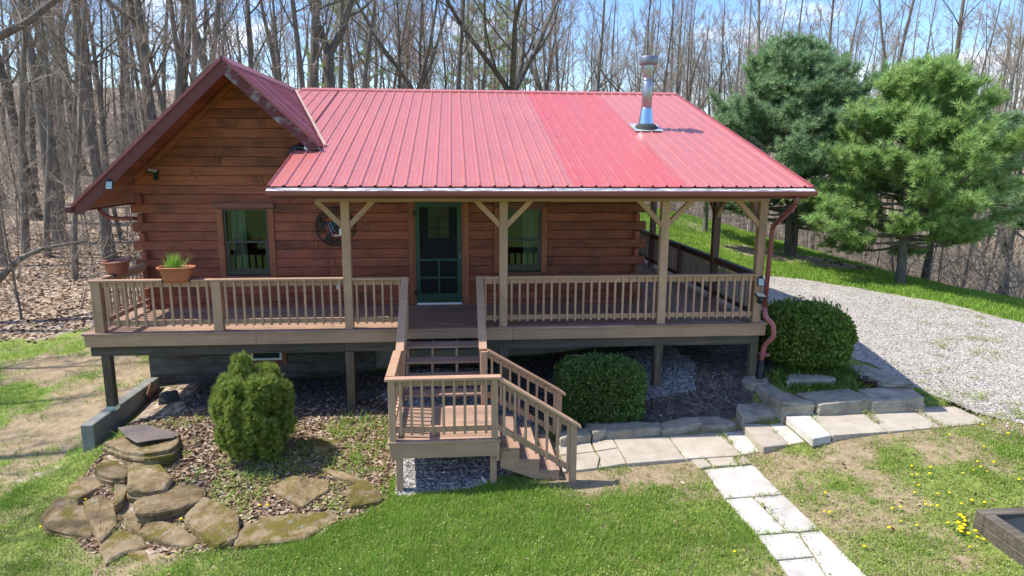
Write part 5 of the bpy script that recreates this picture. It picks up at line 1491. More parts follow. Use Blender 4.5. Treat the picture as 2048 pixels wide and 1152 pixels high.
# ---------- pines
def pine(name, label, base, H, Wd, crown0, n_br, seed, m, trunks=1, trunk_r=.17, lean=0, fill=40):
    g = np.random.default_rng(seed); t = empty(name, base); tag(t, label, 'pine tree', 'white pines beside the driveway')
    its = []; brs = []; P = []; N = []
    tr = []
    for k in range(trunks):
        off = (k - (trunks - 1) / 2) * .42
        pts = np.array([(off * .35, 0, -.2), (off * .6, .05, 1.0), (off * 1.0, .05, 2.4), (off * 1.3 + lean * .4, 0, H * .55), (off * .9 + lean, 0, H * .97)])
        its.append((pts, np.array([1.25, 1.0, .9, .55, .08]) * trunk_r, 10)); tr.append(pts)
    for i in range(n_br):
        f = (i + g.random()) / n_br; z = crown0 + (H * .98 - crown0) * f ** .92
        pts = tr[i % trunks]; bx = np.interp(z, pts[:, 2], pts[:, 0]); by = np.interp(z, pts[:, 2], pts[:, 1])
        rel = (z - crown0) / (H - crown0)
        rad = Wd * (np.interp(rel, [0, .15, .35, .6, .85, 1], [.88, 1.04, .95, .70, .40, .08])) * g.uniform(.55, 1.16)
        a = i * 2.399 + g.normal(0, .3); elev = np.interp(rel, [0, .5, 1], [.0, .32, .85]) + g.normal(0, .2)
        d = np.array([math.cos(a) * math.cos(elev), math.sin(a) * math.cos(elev), math.sin(elev)])
        p0 = np.array([bx, by, z]); s = np.linspace(0, 1, 6); cur = p0 + np.outer(s * rad, d); cur[:, 2] += .10 * rad * s ** 2 - .05 * rad * np.sin(s * 3)
        its.append((cur, np.linspace(.045 * (1.2 - rel), .008, 6), 5))
        # side shoots carrying tufts
        for j in range(fill):
            u = g.uniform(.28, 1) ** .7; b = np.array([np.interp(u, s, cur[:, q]) for q in range(3)])
            side = np.cross(d, [0, 0, 1]); side /= np.linalg.norm(side) + 1e-9
            sd = d * g.uniform(.3, 1) + side * g.normal(0, .75) + np.array([0, 0, g.normal(.30, .22)]); sd /= np.linalg.norm(sd)
            L_ = g.uniform(.2, 1.0) * (1.1 - .55 * u) * (.55 + .45 * Wd / 3)
            e_ = b + sd * L_; its.append((np.stack([b, e_]), np.array([.007, .004]), 3))
            for v in (.35, .7, 1.0):
                P.append(b + sd * L_ * v + g.normal(0, .03, 3)); N.append(sd + g.normal(0, .35, 3) + np.array([0, 0, .35]))
    P = np.array(P); N = np.array(N)
    tv = []; tf = []; nn = 13
    for i in range(nn):
        a = i * 2.4; sp_ = .25 + .95 * (i / nn); dx, dy, dz = math.cos(a) * math.sin(sp_), math.sin(a) * math.sin(sp_), math.cos(sp_)
        w = np.array([-math.sin(a), math.cos(a), 0]) * .0145; b = len(tv); e_ = np.array([dx, dy, dz]) * .23
        tv += [tuple(-w), tuple(w), tuple(e_)]; tf.append((b, b + 1, b + 2))
    V, F = rep(np.array(tv), np.array(tf), P, frames(N, g), g.uniform(.75, 1.25, len(P)))
    lk(bpy.data.objects.new('crown', npmesh('crown', V, F, m)), t)
    lk(bpy.data.objects.new('trunk', tubes('trunk', its, M['bark_pine'])), t)
    return t
pine('pine_tree', 'tall blue-green pine with twin trunks behind the roof', (12.75, 24.6, hzs(12.75, 24.6)), 7.05, 3.7, 1.15, 165, 3, M['pine_a'], trunks=2, trunk_r=.13, lean=-.35)
pine('pine_tree', 'bright green pine with a single short trunk by the driveway', (14.2, 20.2, hzs(14.2, 20.2)), 6.15, 3.0, 1.15, 140, 9, M['pine_b'], trunks=1, trunk_r=.14, lean=.15)
b_ = onground(1410, 464); pine('pine_tree', 'small young pine on the grass slope behind the porch', tuple(b_), 4.2, 1.7, 1.7, 30, 12, M['pine_b'], trunk_r=.10, fill=18)
b_ = onground(1985, 575); pine('pine_tree', 'dark sparse pine at the wood edge on the far right', (19.8, 22.5, hzs(19.8, 22.5)), 6.2, 2.4, 2.6, 42, 14, M['pine_a'], trunk_r=.16, fill=20)

# ---------- bare trees
def bare(seed, H, r0, clear, n_limb, spread, sub, tw, lean=.03, fork=False, trunk_twigs=0, tl=1.0, up_bias=.5, rmin=.006):
    """returns (trunk items, twig items): tapered polylines"""
    g = np.random.default_rng(seed)
    trunk = []; twig = []
    def poly(p, d, L_, n, wob, upb):
        pts = [np.array(p, float)]; d = np.array(d, float)
        for i in range(n):
            d = d + g.normal(0, wob, 3) + np.array([0, 0, upb / n]); d /= np.linalg.norm(d); pts.append(pts[-1] + d * L_ / n)
        return np.array(pts)
    stems = []
    main = poly((0, 0, -.3), (g.normal(0, lean), g.normal(0, lean), 1), H * (1 if not fork else .42), 11, .035, .05)
    if fork:
        trunk.append((main, np.linspace(r0 * 1.15, r0 * .8, 12), 8))
        k = 2 if fork is True else int(fork)
        for q in range(k):
            a = 6.28 * q / k + g.normal(0, .4); s = poly(main[-1], (math.cos(a) * .42, math.sin(a) * .42, 1), H * .6, 9, .06, .35); stems.append((s, r0 * .72)); trunk.append((s, np.linspace(r0 * .66, r0 * .10, 10), 7))
    else:
        rad = r0 * (1 - np.linspace(0, 1, 12) * .9) ** .85; rad[0] *= 1.35; trunk.append((main, np.maximum(rad, .012), 9)); stems.append((main, r0))
    for s, sr_ in stems:
        k = n_limb // len(stems)
        for i in range(k):
            f = (clear if not fork else .12) + (1 - (clear if not fork else .12)) * ((i + g.random()) / k); f = min(f, .985)
            x = f * (len(s) - 1); j = int(x); b = s[j] + (s[min(j + 1, len(s) - 1)] - s[j]) * (x - j)
            a = i * 2.4 + g.normal(0, .5); el = g.uniform(.35, .95); L_ = H * spread * (1.15 - .75 * f) * g.uniform(.6, 1.2)
            lim = poly(b, (math.cos(a) * math.cos(el), math.sin(a) * math.cos(el), math.sin(el)), L_, 6, .13, up_bias)
            lr_ = max(.012, sr_ * .36 * (1.1 - f)); trunk.append((lim, np.linspace(lr_, max(.007, lr_ * .2), 7), 5))
            for q in range(sub):
                f2 = g.uniform(.2, 1); x2 = f2 * 6; j2 = min(int(x2), 5); b2 = lim[j2] + (lim[j2 + 1] - lim[j2]) * (x2 - j2)
                d2 = (lim[j2 + 1] - lim[j2]); d2 = d2 / np.linalg.norm(d2) + g.normal(0, .6, 3); L2 = L_ * g.uniform(.25, .55) * (1.1 - .4 * f2)
                sb = poly(b2, d2 / np.linalg.norm(d2), L2, 4, .16, up_bias * .7); r2 = max(rmin * 1.2, lr_ * .38 * (1.2 - f2)); twig.append((sb, np.linspace(r2, rmin * .8, 5), 4))
                for w in range(tw):
                    f3 = g.uniform(.15, 1); x3 = f3 * 4; j3 = min(int(x3), 3); b3 = sb[j3] + (sb[j3 + 1] - sb[j3]) * (x3 - j3)
                    d3 = sb[j3 + 1] - sb[j3]; d3 = d3 / np.linalg.norm(d3) + g.normal(0, .65, 3); L3 = max(.25, L2 * g.uniform(.25, .6)) * tl
                    t3 = poly(b3, d3 / np.linalg.norm(d3), L3, 3, .18, .25); twig.append((t3, np.linspace(rmin, rmin * .55, 4), 3))
                    for z_ in range(2):
                        d4 = t3[2] - t3[1]; d4 = d4 / np.linalg.norm(d4) + g.normal(0, .7, 3); t4 = poly(t3[1 + z_], d4 / np.linalg.norm(d4), L3 * .55, 2, .15, .2); twig.append((t4, np.array([rmin * .7, rmin * .6, rmin * .45]), 3))
    for q in range(trunk_twigs):
        f = g.uniform(.06, .75); s = stems[0][0] if not fork else main; x = f * (len(s) - 1); j = int(x); b = s[j] + (s[min(j + 1, len(s) - 1)] - s[j]) * (x - j); a = g.uniform(0, 6.28)
        L3 = g.uniform(.5, 1.9); t3 = poly(b, (math.cos(a), math.sin(a), g.uniform(-.1, .5)), L3, 4, .2, .25); twig.append((t3, np.linspace(rmin * 1.2, rmin * .6, 5), 3))
        for w in range(4):
            j3 = g.integers(1, 4); d3 = t3[j3 + 1] - t3[j3]; d3 = d3 / np.linalg.norm(d3) + g.normal(0, .6, 3); twig.append((poly(t3[j3], d3 / np.linalg.norm(d3), L3 * .4, 2, .2, .2), np.array([rmin * .8, rmin * .65, rmin * .5]), 3))
    return trunk, twig
VARS = []
specs = [dict(H=19, r0=.24, clear=.30, n_limb=18, spread=.26, sub=6, tw=5, trunk_twigs=34),
         dict(H=17, r0=.17, clear=.34, n_limb=16, spread=.24, sub=6, tw=5, trunk_twigs=30, lean=.07),
         dict(H=18, r0=.27, clear=.3, n_limb=20, spread=.30, sub=6, tw=4, fork=2, trunk_twigs=20),
         dict(H=14, r0=.10, clear=.22, n_limb=18, spread=.20, sub=5, tw=5, trunk_twigs=26, lean=.06),
         dict(H=13, r0=.15, clear=.22, n_limb=26, spread=.38, sub=7, tw=5, fork=4, up_bias=.9, trunk_twigs=4),
         dict(H=15, r0=.16, clear=.30, n_limb=22, spread=.30, sub=7, tw=5, up_bias=.9, trunk_twigs=10),
         dict(H=6.5, r0=.032, clear=.12, n_limb=18, spread=.24, sub=4, tw=4, lean=.08, rmin=.0055, trunk_twigs=8)]
for i, sp_ in enumerate(specs):
    tk, tg = bare(100 + i, **sp_)
    VARS.append((tubes('trunk', tk, M['bark']), tubes('crown', tg, M['twig'], smooth=False), sp_))
crown_red = VARS[5][1].copy(); crown_red.materials.clear(); crown_red.materials.append(M['twig_red'])
def tree(v, loc, s=1, rz=0, tilt=(0, 0), label='', group=None, red=False, name='bare_tree', sxy=None):
    t = empty(name, loc); t.rotation_euler = (tilt[0], tilt[1], rz); t.scale = (sxy or s, sxy or s, s)
    tag(t, label, 'tree', group)
    lk(bpy.data.objects.new('trunk', VARS[v][0]), t); lk(bpy.data.objects.new('crown', crown_red if red else VARS[v][1]), t)
    return t
TREES = []
def by_px(u, v, var, wpx, label, tilt=(0, 0), rz=0, dist=None, hs=1.0):
    """tree whose base stands at pixel (u, v) on the ground, trunk wpx wide in the photo"""
    p = onground(u, v) if dist is None else at(u, v, Y=dist)
    if dist is not None: p.z = hzs(p.x, p.y)
    dep = (p - Vector((0, 0, CAMZ))).dot(fwd); r = wpx / 2 * dep / FPX
    s = r / (VARS[var][2]['r0'])
    TREES.append((p.x, p.y))
    return tree(var, tuple(p), hs, rz, tilt, label, 'trees of the left wood', sxy=max(.6, min(1.9, s)))
LB = [(124, 489, 0, 24, 'thick dark leaning trunk in front of the left wood', (0, -.10)), (74, 440, 0, 20, 'leaning dark trunk second from the left edge of the wood', (0, -.09)), (150, 558, 3, 11, 'slim straight young tree nearest the porch on the leaf litter', (0, -.03)),
      (219, 521, 0, 22, 'stout tree beside the gable eave, bending right at the top', (0, .03)), (11, 417, 1, 15, 'trunk at the very left edge of the photo', (0, -.04)), (168, 350, 1, 16, 'straight trunk standing between the big leaning ones and the gable', (0, -.02)),
      (42, 640, 6, 5, 'thin sapling on the leaf litter near the lawn edge', (0, -.05)), (58, 480, 6, 5, 'spindly sapling behind the fallen limb', (0, 0)), (245, 480, 3, 9, 'grey pole-sized tree just left of the cabin corner', (0, 0))]
for i, (u, v, var, w, lb, tl_) in enumerate(LB): by_px(u, v, var, w, lb, tl_, rz=i * 1.3)
# trunks standing behind the roof: distance from their size
for i, (u, dist, var, w, lb, tl_) in enumerate([(306, 31, 0, 21, 'dark twin-looking trunk rising behind the gable rake', (0, -.05)), (325, 32, 0, 19, 'second of the paired trunks behind the gable rake', (0, -.05)), (352, 35, 1, 16, 'pale trunk right of the paired trunks', (0, 0)), (520, 33, 0, 14, 'trunk just right of the gable peak', (0, 0)),
        (578, 34, 1, 12, 'dark slim trunk above the roof valley', (0, 0)), (612, 30, 0, 24, 'thick trunk above the left end of the main ridge', (0, 0)), (645, 30, 2, 24, 'thick forked leaning trunk above the main ridge', (0, .12)), (716, 36, 1, 13, 'straight trunk above the left third of the ridge', (0, 0)), (762, 40, 3, 10, 'slim trunk behind the ridge left of its middle', (0, 0)), (855, 38, 4, 13, 'fan-shaped tree behind the middle of the ridge', (0, .1)), (985, 36, 4, 20, 'wide forked tree behind the ridge right of its middle', (0, .05)), (930, 42, 5, 12, 'upright many-branched tree behind the ridge', (0, .06)),
        (1130, 55, 4, 12, 'spreading bare tree left of the stove pipe', (0, 0)), (1310, 52, 5, 13, 'tall bare tree just right of the stove pipe', (0, 0)), (1350, 50, 4, 14, 'tall forked bare tree at the right end of the ridge', (0, 0)), (1430, 55, 4, 12, 'wide bare tree between the ridge end and the blue-green pine', (0, 0)), (1500, 58, 4, 12, 'airy bare tree above the blue-green pine', (0, 0)), (1590, 60, 5, 10, 'bare tree above the top of the blue-green pine', (0, 0))]):
    p = at(u, 300, Y=dist); z = hzs(p.x, p.y); dep = dist; r = w / 2 * dep / FPX
    TREES.append((p.x, p.y)); tree(var, (p.x, p.y, z), 1.0 if dist < 45 else .92, i * 1.1, tl_, lb, 'trees behind the roof', sxy=max(.6, min(1.8, r / VARS[var][2]['r0'])))
tg_ = np.random.default_rng(77)
def free(x, y, dmin):
    for a, b in TREES:
        if (a - x) ** 2 + (b - y) ** 2 < dmin * dmin: return False
    return True
def vis(x, y, z):
    d = Vector((x, y, z - CAMZ)); dep = d.dot(fwd)
    return dep > 2 and abs(d.dot(right) / dep) < .80
def fill(n, xr, yr, dmin, vars_, label, group, cond=lambda x, y: True, smin=.8, smax=1.15, redp=0):
    k = 0; tries = 0
    while k < n and tries < n * 40:
        tries += 1; x = tg_.uniform(*xr); y = tg_.uniform(*yr)
        if not cond(x, y) or not free(x, y, dmin) or not vis(x, y, hzs(x, y) + 3): continue
        TREES.append((x, y)); s = tg_.uniform(smin, smax); v = int(tg_.choice(vars_))
        tree(v, (x, y, hzs(x, y)), s, tg_.uniform(0, 6.28), (tg_.normal(0, .035), tg_.normal(0, .035)), label, group, red=(tg_.random() < redp and v == 5), sxy=s * (.62 if v in (0, 2) else .8)); k += 1
fill(84, (-48, -5), (24, 66), 1.4, [0, 1, 1, 3, 3, 2, 5], 'bare tree deep in the wood on the left', 'bare trees deep in the left wood')
fill(84, (-6, 28), (30, 74), 1.5, [0, 1, 3, 4, 5, 5], 'bare tree in the wood behind the cabin roof', 'bare trees behind the cabin', cond=lambda x, y: y > 42 or x < 4, redp=.3)
fill(42, (-30, -7), (18.5, 42), .9, [6], 'thin bare sapling on the leaf litter of the left wood', 'saplings of the left wood', smin=.6, smax=1.3, cond=lambda x, y: y > 19 + .3 * tg_.random())
fill(70, (16, 52), (12, 62), 1.2, [3, 1, 5, 3, 5, 1], 'bare tree in the wood below the grass bank', 'bare trees of the right wood', cond=lambda x, y: x > redge(y) + 1.0, redp=.35)
fill(44, (15, 34), (14, 46), .7, [6], 'thin bare sapling at the edge of the right wood', 'saplings of the right wood', cond=lambda x, y: x > redge(y) + .4, smin=.5, smax=1.1)
# far wood that reads as one mass
tk, tg = bare(300, H=16, r0=.16, clear=.2, n_limb=12, spread=.27, sub=3, tw=2, rmin=.018)
V1, F1 = join([tube_np(p, r, min(n, 4)) for p, r, n in tk]); V2, F2 = join([tube_np(p, r, 3) for p, r, n in tg])
def mass(name, label, n, xr, yr, m1, cond, seed, sm=(.8, 1.2)):
    g = np.random.default_rng(seed); P = []
    while len(P) < n:
        x = g.uniform(*xr); y = g.uniform(*yr)
        if cond(x, y): P.append((x, y))
    P = np.array(P); P = np.column_stack([P, hz(P[:, 0], P[:, 1])]); sc = g.uniform(sm[0], sm[1], n); Rm = rotz(g.uniform(0, 6.28, n))
    A = rep(V1, F1, P, Rm, sc); B = rep(V2, F2, P, Rm, sc); V, F = join([A, B])
    tag(lk(bpy.data.objects.new(name, npmesh(name, V, F, m1))), label, 'wood', kind='stuff')
mass('far_wood', 'hazy mass of bare trees far behind the cabin and left wood', 80, (-85, 45), (62, 125), M['twig_far'], lambda x, y: abs(x) < .9 * y, 401)
mass('far_wood', 'brown mass of bare trees down the slope on the right', 45, (36, 95), (25, 100), M['twig_far'], lambda x, y: x > .35 * y and x < 1.1 * y, 402)
# evergreens and budding trees on the rise behind the ridge
for i, (x, y, H, lb) in enumerate([(2.5, 66, 13.5, 'far evergreen showing above the middle of the ridge'), (5.5, 70, 14.5, 'far evergreen right of the middle of the ridge'), (-8.5, 60, 13, 'far evergreen glimpsed between trunks left of the ridge middle')]):
    pine('evergreen_tree', lb, (x, y, hzs(x, y) - .2), H, 4.2, 3.0, 46, 60 + i, M['pine_b'], trunk_r=.2, fill=16)
# understorey brush in the woods
def brush(name, label, cond, n, xr, yr, seed, m, h=(.6, 2.2)):
    g = np.random.default_rng(seed); its = []
    P = []
    while len(P) < n:
        x = g.uniform(*xr, 400); y = g.uniform(*yr, 400); k = cond(x, y); P += list(zip(x[k], y[k]))
    P = np.array(P[:n]); Z = hz(P[:, 0], P[:, 1])
    tv = []; tf = []
    temps = []
    for q in range(6):
        its = []
        for j in range(6):
            a = g.uniform(0, 6.28); p = np.array([0., 0, -.05]); d = np.array([math.cos(a) * .4, math.sin(a) * .4, 1]); pts = [p]
            for s in range(3): d = d + g.normal(0, .32, 3); d /= np.linalg.norm(d); p = p + d * .4; pts.append(p)
            pts = np.array(pts); its.append((pts, np.linspace(.0065, .003, 4), 3))
            for w in range(3):
                s = g.integers(1, 3); dd = g.normal(0, 1, 3); dd[2] = abs(dd[2]) * .6; dd /= np.linalg.norm(dd); its.append((np.array([pts[s], pts[s] + dd * .45 + g.normal(0, .06, 3)]), np.array([.0045, .0025]), 3))
        temps.append(join([tube_np(*i_) for i_ in its]))
    parts = []; idx = g.integers(0, 6, n)
    for q in range(6):
        k = idx == q; nn = k.sum(); parts.append(rep(temps[q][0], temps[q][1], np.column_stack([P[k], Z[k]]), rotz(g.uniform(0, 6.28, nn)), g.uniform(h[0], h[1], nn)))
    V, F = join(parts); tag(lk(bpy.data.objects.new(name, npmesh(name, V, F, m))), label, 'brush', kind='stuff')
brush('underbrush', 'tangle of pale bare twigs among the trunks of the left wood', lambda x, y: (y > 19.5 + .05 * x) & (x < -.28 * y + 3), 520, (-34, 4), (19, 60), 501, M['twig'])
brush('underbrush', 'dense brown brush along the edge of the right wood', lambda x, y: (x > redge(y) + .5), 620, (10, 40), (12, 56), 502, M['twig'], (.7, 2.6))
brush('underbrush', 'hazy far twigs filling the wood behind the left trunks', lambda x, y: (x < .35 * y - 10) & (x > -.95 * y), 420, (-75, 18), (42, 90), 503, M['twig'], (2.0, 4.5))
# fallen limb on the left
Yl = 19.5
pl = [at(u, v, Y=Yl + dy) for u, v, dy in ((-70, 640, 0), (0, 556, .1), (35, 520, .3), (75, 500, .5), (120, 490, .7), (175, 482, .9))]
pl = bend(pl, 5, .7)
o = tube('fallen_limb', pl, list(np.linspace(.10, .03, len(pl))), M['bark'], None, 8)
tag(o, 'curved fallen limb arching over the leaf litter at the left', 'limb')

for i, (x, y, v) in enumerate([(-15.5, 12.2, 0), (-17.5, 14.6, 1), (-19, 11.0, 2), (-16.5, 17.0, 5), (-21, 15.5, 0), (-18.5, 8.8, 1), (-14.5, 9.6, 3)]):
    tree(v, (x, y, hzs(x, y)), 1, i * 1.7, (0, .02 * (i % 3 - 1)), 'bare tree standing left of the yard beyond the photo edge', 'trees beyond the left edge', sxy=.75)
pa = at(-60, 110, Y=20); bx, by = -19.8, 20.0
its = [(np.array([(bx, by, hzs(bx, by) - .3), (bx + .1, by, 3), (bx + .3, by, 6.2), (bx + .2, by, 11), (bx + .5, by, 15)]), np.array([.26, .22, .19, .12, .03]), 9)]
q0 = Vector((bx + .28, by, 6.0)); q1 = at(0, 72, Y=20.4); q2 = at(60, 40, Y=20.8); q3 = at(120, -8, Y=21.2); q4 = at(220, -70, Y=21.8)
its.append((np.array([tuple(q) for q in (q0, q1, q2, q3, q4)]), np.array([.14, .115, .10, .08, .03]), 7))
gl = np.random.default_rng(5); tw_ = []
for k in range(40):
    f = gl.uniform(.1, 1) * 4; j = min(int(f), 3); A_ = np.array(its[1][0][j]); B_ = np.array(its[1][0][j + 1]); s0 = A_ + (B_ - A_) * (f - j); d0 = gl.normal(0, 1, 3); d0[2] = abs(d0[2]); d0 /= np.linalg.norm(d0); L0 = gl.uniform(.4, 1.6)
    tw_.append((np.array([s0, s0 + d0 * L0 * .5, s0 + d0 * L0 + gl.normal(0, .15, 3)]), np.array([.014, .009, .005]), 4))
tt = empty('bare_tree', (0, 0, 0)); tag(tt, 'tree off the left edge whose thick limb crosses the top left corner', 'tree')
lk(bpy.data.objects.new('trunk', tubes('trunk', its, M['bark'])), tt); lk(bpy.data.objects.new('crown', tubes('crown', tw_, M['twig'])), tt)

# ------------------------------------------------------------------ scatter on the ground
def excluded(x, y):
    e_ = inpoly(x, y, DRIVE_P)
    for p in SLABS:
        c = np.mean(p, axis=0); e_ |= inpoly(x, y, [c + (np.array(q) - c) * (1 - .035 / np.linalg.norm(np.array(q) - c)) for q in p])
    for p in ROCKS + [GBED1]: e_ |= inpoly(x, y, p)
    e_ |= (x > -6.1) & (x < 5.6) & (y > 11.6) & (y < 24)
    e_ |= (x > 6.2) & (y < 7.1) & (x < 8.6)
    e_ |= (x > -6.1) & (x < -5.8) & (y > 10.9) & (y < 13.5)
    return e_
def tuft(nb, h, w, spread, g, curl=.4):
    tv = []; tf = []
    for i in range(nb):
        a = g.uniform(0, 6.28); b = np.array([g.normal(0, spread), g.normal(0, spread), -.005]); hh = h * g.uniform(.55, 1.15); d = np.array([math.cos(a), math.sin(a), 0]); ww = np.array([-d[1], d[0], 0]) * w
        m1 = b + d * hh * .12 + np.array([0, 0, hh * .55]); tip = b + d * hh * curl * g.uniform(.5, 1.5) + np.array([0, 0, hh])
        k = len(tv); tv += [b - ww * 1.2, b + ww * 1.2, tip]; tf += [(k, k + 1, k + 2)]
    return np.array(tv), np.array(tf)
def clover(nb, g):
    tv = []; tf = []
    for i in range(nb):
        a = g.uniform(0, 6.28); b = np.array([g.normal(0, .035), g.normal(0, .035), g.uniform(.008, .035)]); d = np.array([math.cos(a), math.sin(a), g.uniform(-.1, .5)]) ; s = g.uniform(.007, .014); e_ = np.array([-d[1], d[0], g.uniform(-.3, .3)])
        k = len(tv); tv += [b - d * s, b + e_ * s * .7, b + d * s, b - e_ * s * .7]; tf += [(k, k + 1, k + 2), (k, k + 2, k + 3)]
    return np.array(tv), np.array(tf)
def scatter(name, label, n, xr, yr, prob, temps, m, seed, sc=(.7, 1.3), cat='grass', tilt=.12, dz=0):
    g = np.random.default_rng(seed); X = []; Y = []; got = 0
    for _ in range(60):
        x = g.uniform(*xr, n); y = g.uniform(*yr, n); k = g.random(n) < prob(x, y); k[k] &= ~excluded(x[k], y[k]); X.append(x[k]); Y.append(y[k]); got += k.sum()
        if got >= n: break
    x = np.concatenate(X)[:n]; y = np.concatenate(Y)[:n]; P = np.column_stack([x, y, hz(x, y) + dz]); idx = g.integers(0, len(temps), len(x)); parts = []
    for q, (tv, tf) in enumerate(temps):
        k = idx == q; nn = k.sum()
        if nn: parts.append(rep(tv, tf, P[k], np.einsum('nij,njk->nik', frames(np.column_stack([g.normal(0, tilt, (nn, 2)), np.ones(nn)]), g), rotz(g.uniform(0, 6.28, nn))), g.uniform(*sc, nn)))
    V, F = join(parts); o = lk(bpy.data.objects.new(name, npmesh(name, V, F, m))); return tag(o, label, cat, kind='stuff')
gt = np.random.default_rng(900)
T1 = [tuft(7, .085, .004, .03, gt) for _ in range(5)]; T2 = [tuft(5, .055, .004, .035, gt, .7) for _ in range(4)]; TC = [clover(9, gt) for _ in range(5)]
def cov(x, y): g, l, m_ = cover(x, y); return g * np.clip(1 - 1.6 * l, 0, 1) * (1 - m_)
lushf = lambda x, y: np.exp(-(((x + .3) / 2.6) ** 2 + ((y - 7.9) / 1.7) ** 2))
clump = lambda x, y: np.clip((fbm(x * 2.2, y * 2.2, 71, 3) - .52) * 5, 0, 1)
scatter('lawn_grass', 'thick bright green grass in front of the landing', 15000, (-4.5, 4), (5.6, 9.4), lambda x, y: cov(x, y) ** 2 * lushf(x, y) ** .5, T1, M['grass'], 901, (.6, 1.15))
scatter('lawn_grass', 'darker grass clumps dotted over the thin lawn', 9000, (-9, 11), (5.6, 11), lambda x, y: clump(x, y) * cov(x, y), T1, M['grass'], 902, (.6, 1.1))
scatter('lawn_grass', 'short yellow-green grass over the thin lawn', 26000, (-9, 11), (5.6, 11), lambda x, y: np.clip(cov(x, y) * 1.3, 0, 1), T2, M['weed'], 915, (.6, 1.1))
def strawmat():
    t = MT('dead_thatch', .85, .15); t.color(t.ramp(t.island(), [(0, (.20, .15, .08)), (.6, (.36, .29, .17)), (1, (.50, .43, .29))])); return t.m
M['straw'] = strawmat()
scatter('lawn_thatch', 'dry straw-coloured thatch through the lawn', 11000, (-9, 11), (5.6, 11), lambda x, y: np.clip(cov(x, y) + .15, 0, 1) * np.clip((fbm(x * 1.3, y * 1.3, 64, 3) - .3) * 2.5, 0, 1) * (1 - cover(x, y)[2]), T2, M['straw'], 916, (.6, 1.1))
scatter('lawn_weeds', 'low clover and weeds over the lawn', 8500, (-9, 11), (5.6, 11), lambda x, y: np.clip(cov(x, y) * 1.2, 0, 1), TC, M['weed'], 903, (.7, 1.5))
scatter('lawn_grass', 'short patchy grass in the yard left of the porch', 12000, (-14, -6), (9, 18), lambda x, y: cov(x, y), T2, M['grass'], 904, (.7, 1.4))
T3 = [tuft(7, .11, .010, .07, gt) for _ in range(4)]
scatter('lawn_grass', 'green grass slope beyond the driveway', 22000, (5, 22), (13, 40), lambda x, y: np.clip(cov(x, y), 0, 1) * (x < redge(y) + .5), T3, M['grass'], 905, (.7, 1.4))
bedp = lambda x, y: (inpoly(x, y, BED_LEAF) * .9 * (vnoise(x * 2.1, y * 2.1, 31) > .58)).astype(float)
TB = [tuft(9, .16, .006, .03, gt, .8) for _ in range(4)]
scatter('bed_shoots', 'tufts of bright green shoots among the dead leaves of the bed', 130, (-5.8, -.8), (8, 11.3), bedp, TB, M['grass'], 906, (.6, 1.3))
scatter('bed_weeds', 'low green weeds growing between rocks and leaves', 800, (-5.8, -.8), (7.8, 11.2), lambda x, y: inpoly(x, y, BED_LEAF) * np.clip((fbm(x * 1.6, y * 1.6, 88, 3) - .42) * 4, 0, 1), TC, M['weed'], 907, (.9, 1.8))
herb = lambda x, y: (inpoly(x, y, [(5.6, 11.35), (6.0, 11.0), (7.3, 10.9), (7.9, 11.6), (7.6, 12.4), (6.2, 12.0)]) * .9).astype(float)
scatter('herb_bed', 'low green herbs in the shaded corner bed', 1100, (5.5, 8), (10.6, 12.5), herb, TC + [tuft(8, .12, .006, .04, gt, .9)], M['boxleaf2'], 908, (1, 2.2))
scatter('drive_weeds', 'weeds sprouting in strips through the driveway gravel', 10, (9, 10), (9, 10), lambda x, y: np.ones_like(x), TC, M['weed'], 909) if False else None
# weeds along the driveway centre and its near edge
g = np.random.default_rng(909); n = 2600; x = g.uniform(7.5, 15, n * 6); y = g.uniform(8, 20.3, n * 6)
s_ = (x - 8.6) * .55 + (y - 10) * .62; mid = np.exp(-((((x - 10.6) * .80 - (y - 14) * .55 - .2) / .45) ** 2)); mid2 = np.exp(-((((x - 8.9) * .72 - (y - 10.1) * .55) / .35) ** 2))
pr = np.clip(np.maximum(mid * .9, mid2) * (vnoise(x * 2.2, y * 4.5, 91) > .66) * .5, 0, 1) + .9 * np.exp(-(((x - 9.2) / .9) ** 2 + ((y - 9.6) / .6) ** 2)) * (vnoise(x * 3, y * 3, 92) > .45)
k = (g.random(len(x)) < pr) & inpoly(x, y, DRIVE_P); x = x[k][:n]; y = y[k][:n]
V, F = join([rep(*TC[q], np.column_stack([x, y, hz(x, y) + .012])[q::5], rotz(g.uniform(0, 6.28, len(x[q::5]))), g.uniform(.9, 1.8, len(x[q::5]))) for q in range(5)])
tag(lk(bpy.data.objects.new('drive_weeds', npmesh('drive_weeds', V, F, M['weed']))), 'weeds sprouting in strips through the driveway gravel', 'weeds', kind='stuff')
# dead leaves
def leaf_tpl(g):
    a = g.uniform(.3, .9); tv = np.array([(-.045, 0, .0), (-.012, -.022, .012 * a), (.03, -.018, .02 * a), (.05, 0, .004), (.03, .02, .018 * a), (-.01, .024, .014 * a), (0, 0, -.002)]); tf = np.array([(6, 0, 1), (6, 1, 2), (6, 2, 3), (6, 3, 4), (6, 4, 5), (6, 5, 0)]); tv[:, 2] += .006
    return tv, tf
LT_ = [leaf_tpl(gt) for _ in range(4)]
scatter('dead_leaves', 'tan dead leaves strewn over the rock garden bed', 9000, (-5.9, -.6), (7.8, 11.6), lambda x, y: inpoly(x, y, BED_LEAF) * np.clip(.35 + .9 * fbm(x * 1.3, y * 1.3, 55, 3), 0, 1), LT_, M['leaf'], 910, (.5, 1.1), 'leaves', .35, .004)
scatter('dead_leaves', 'dead leaves covering the floor of the left wood', 15000, (-24, -4), (16, 32), lambda x, y: cover(x, y)[1], LT_, M['leaf'], 911, (1.0, 2.0), 'leaves', .35, .004)
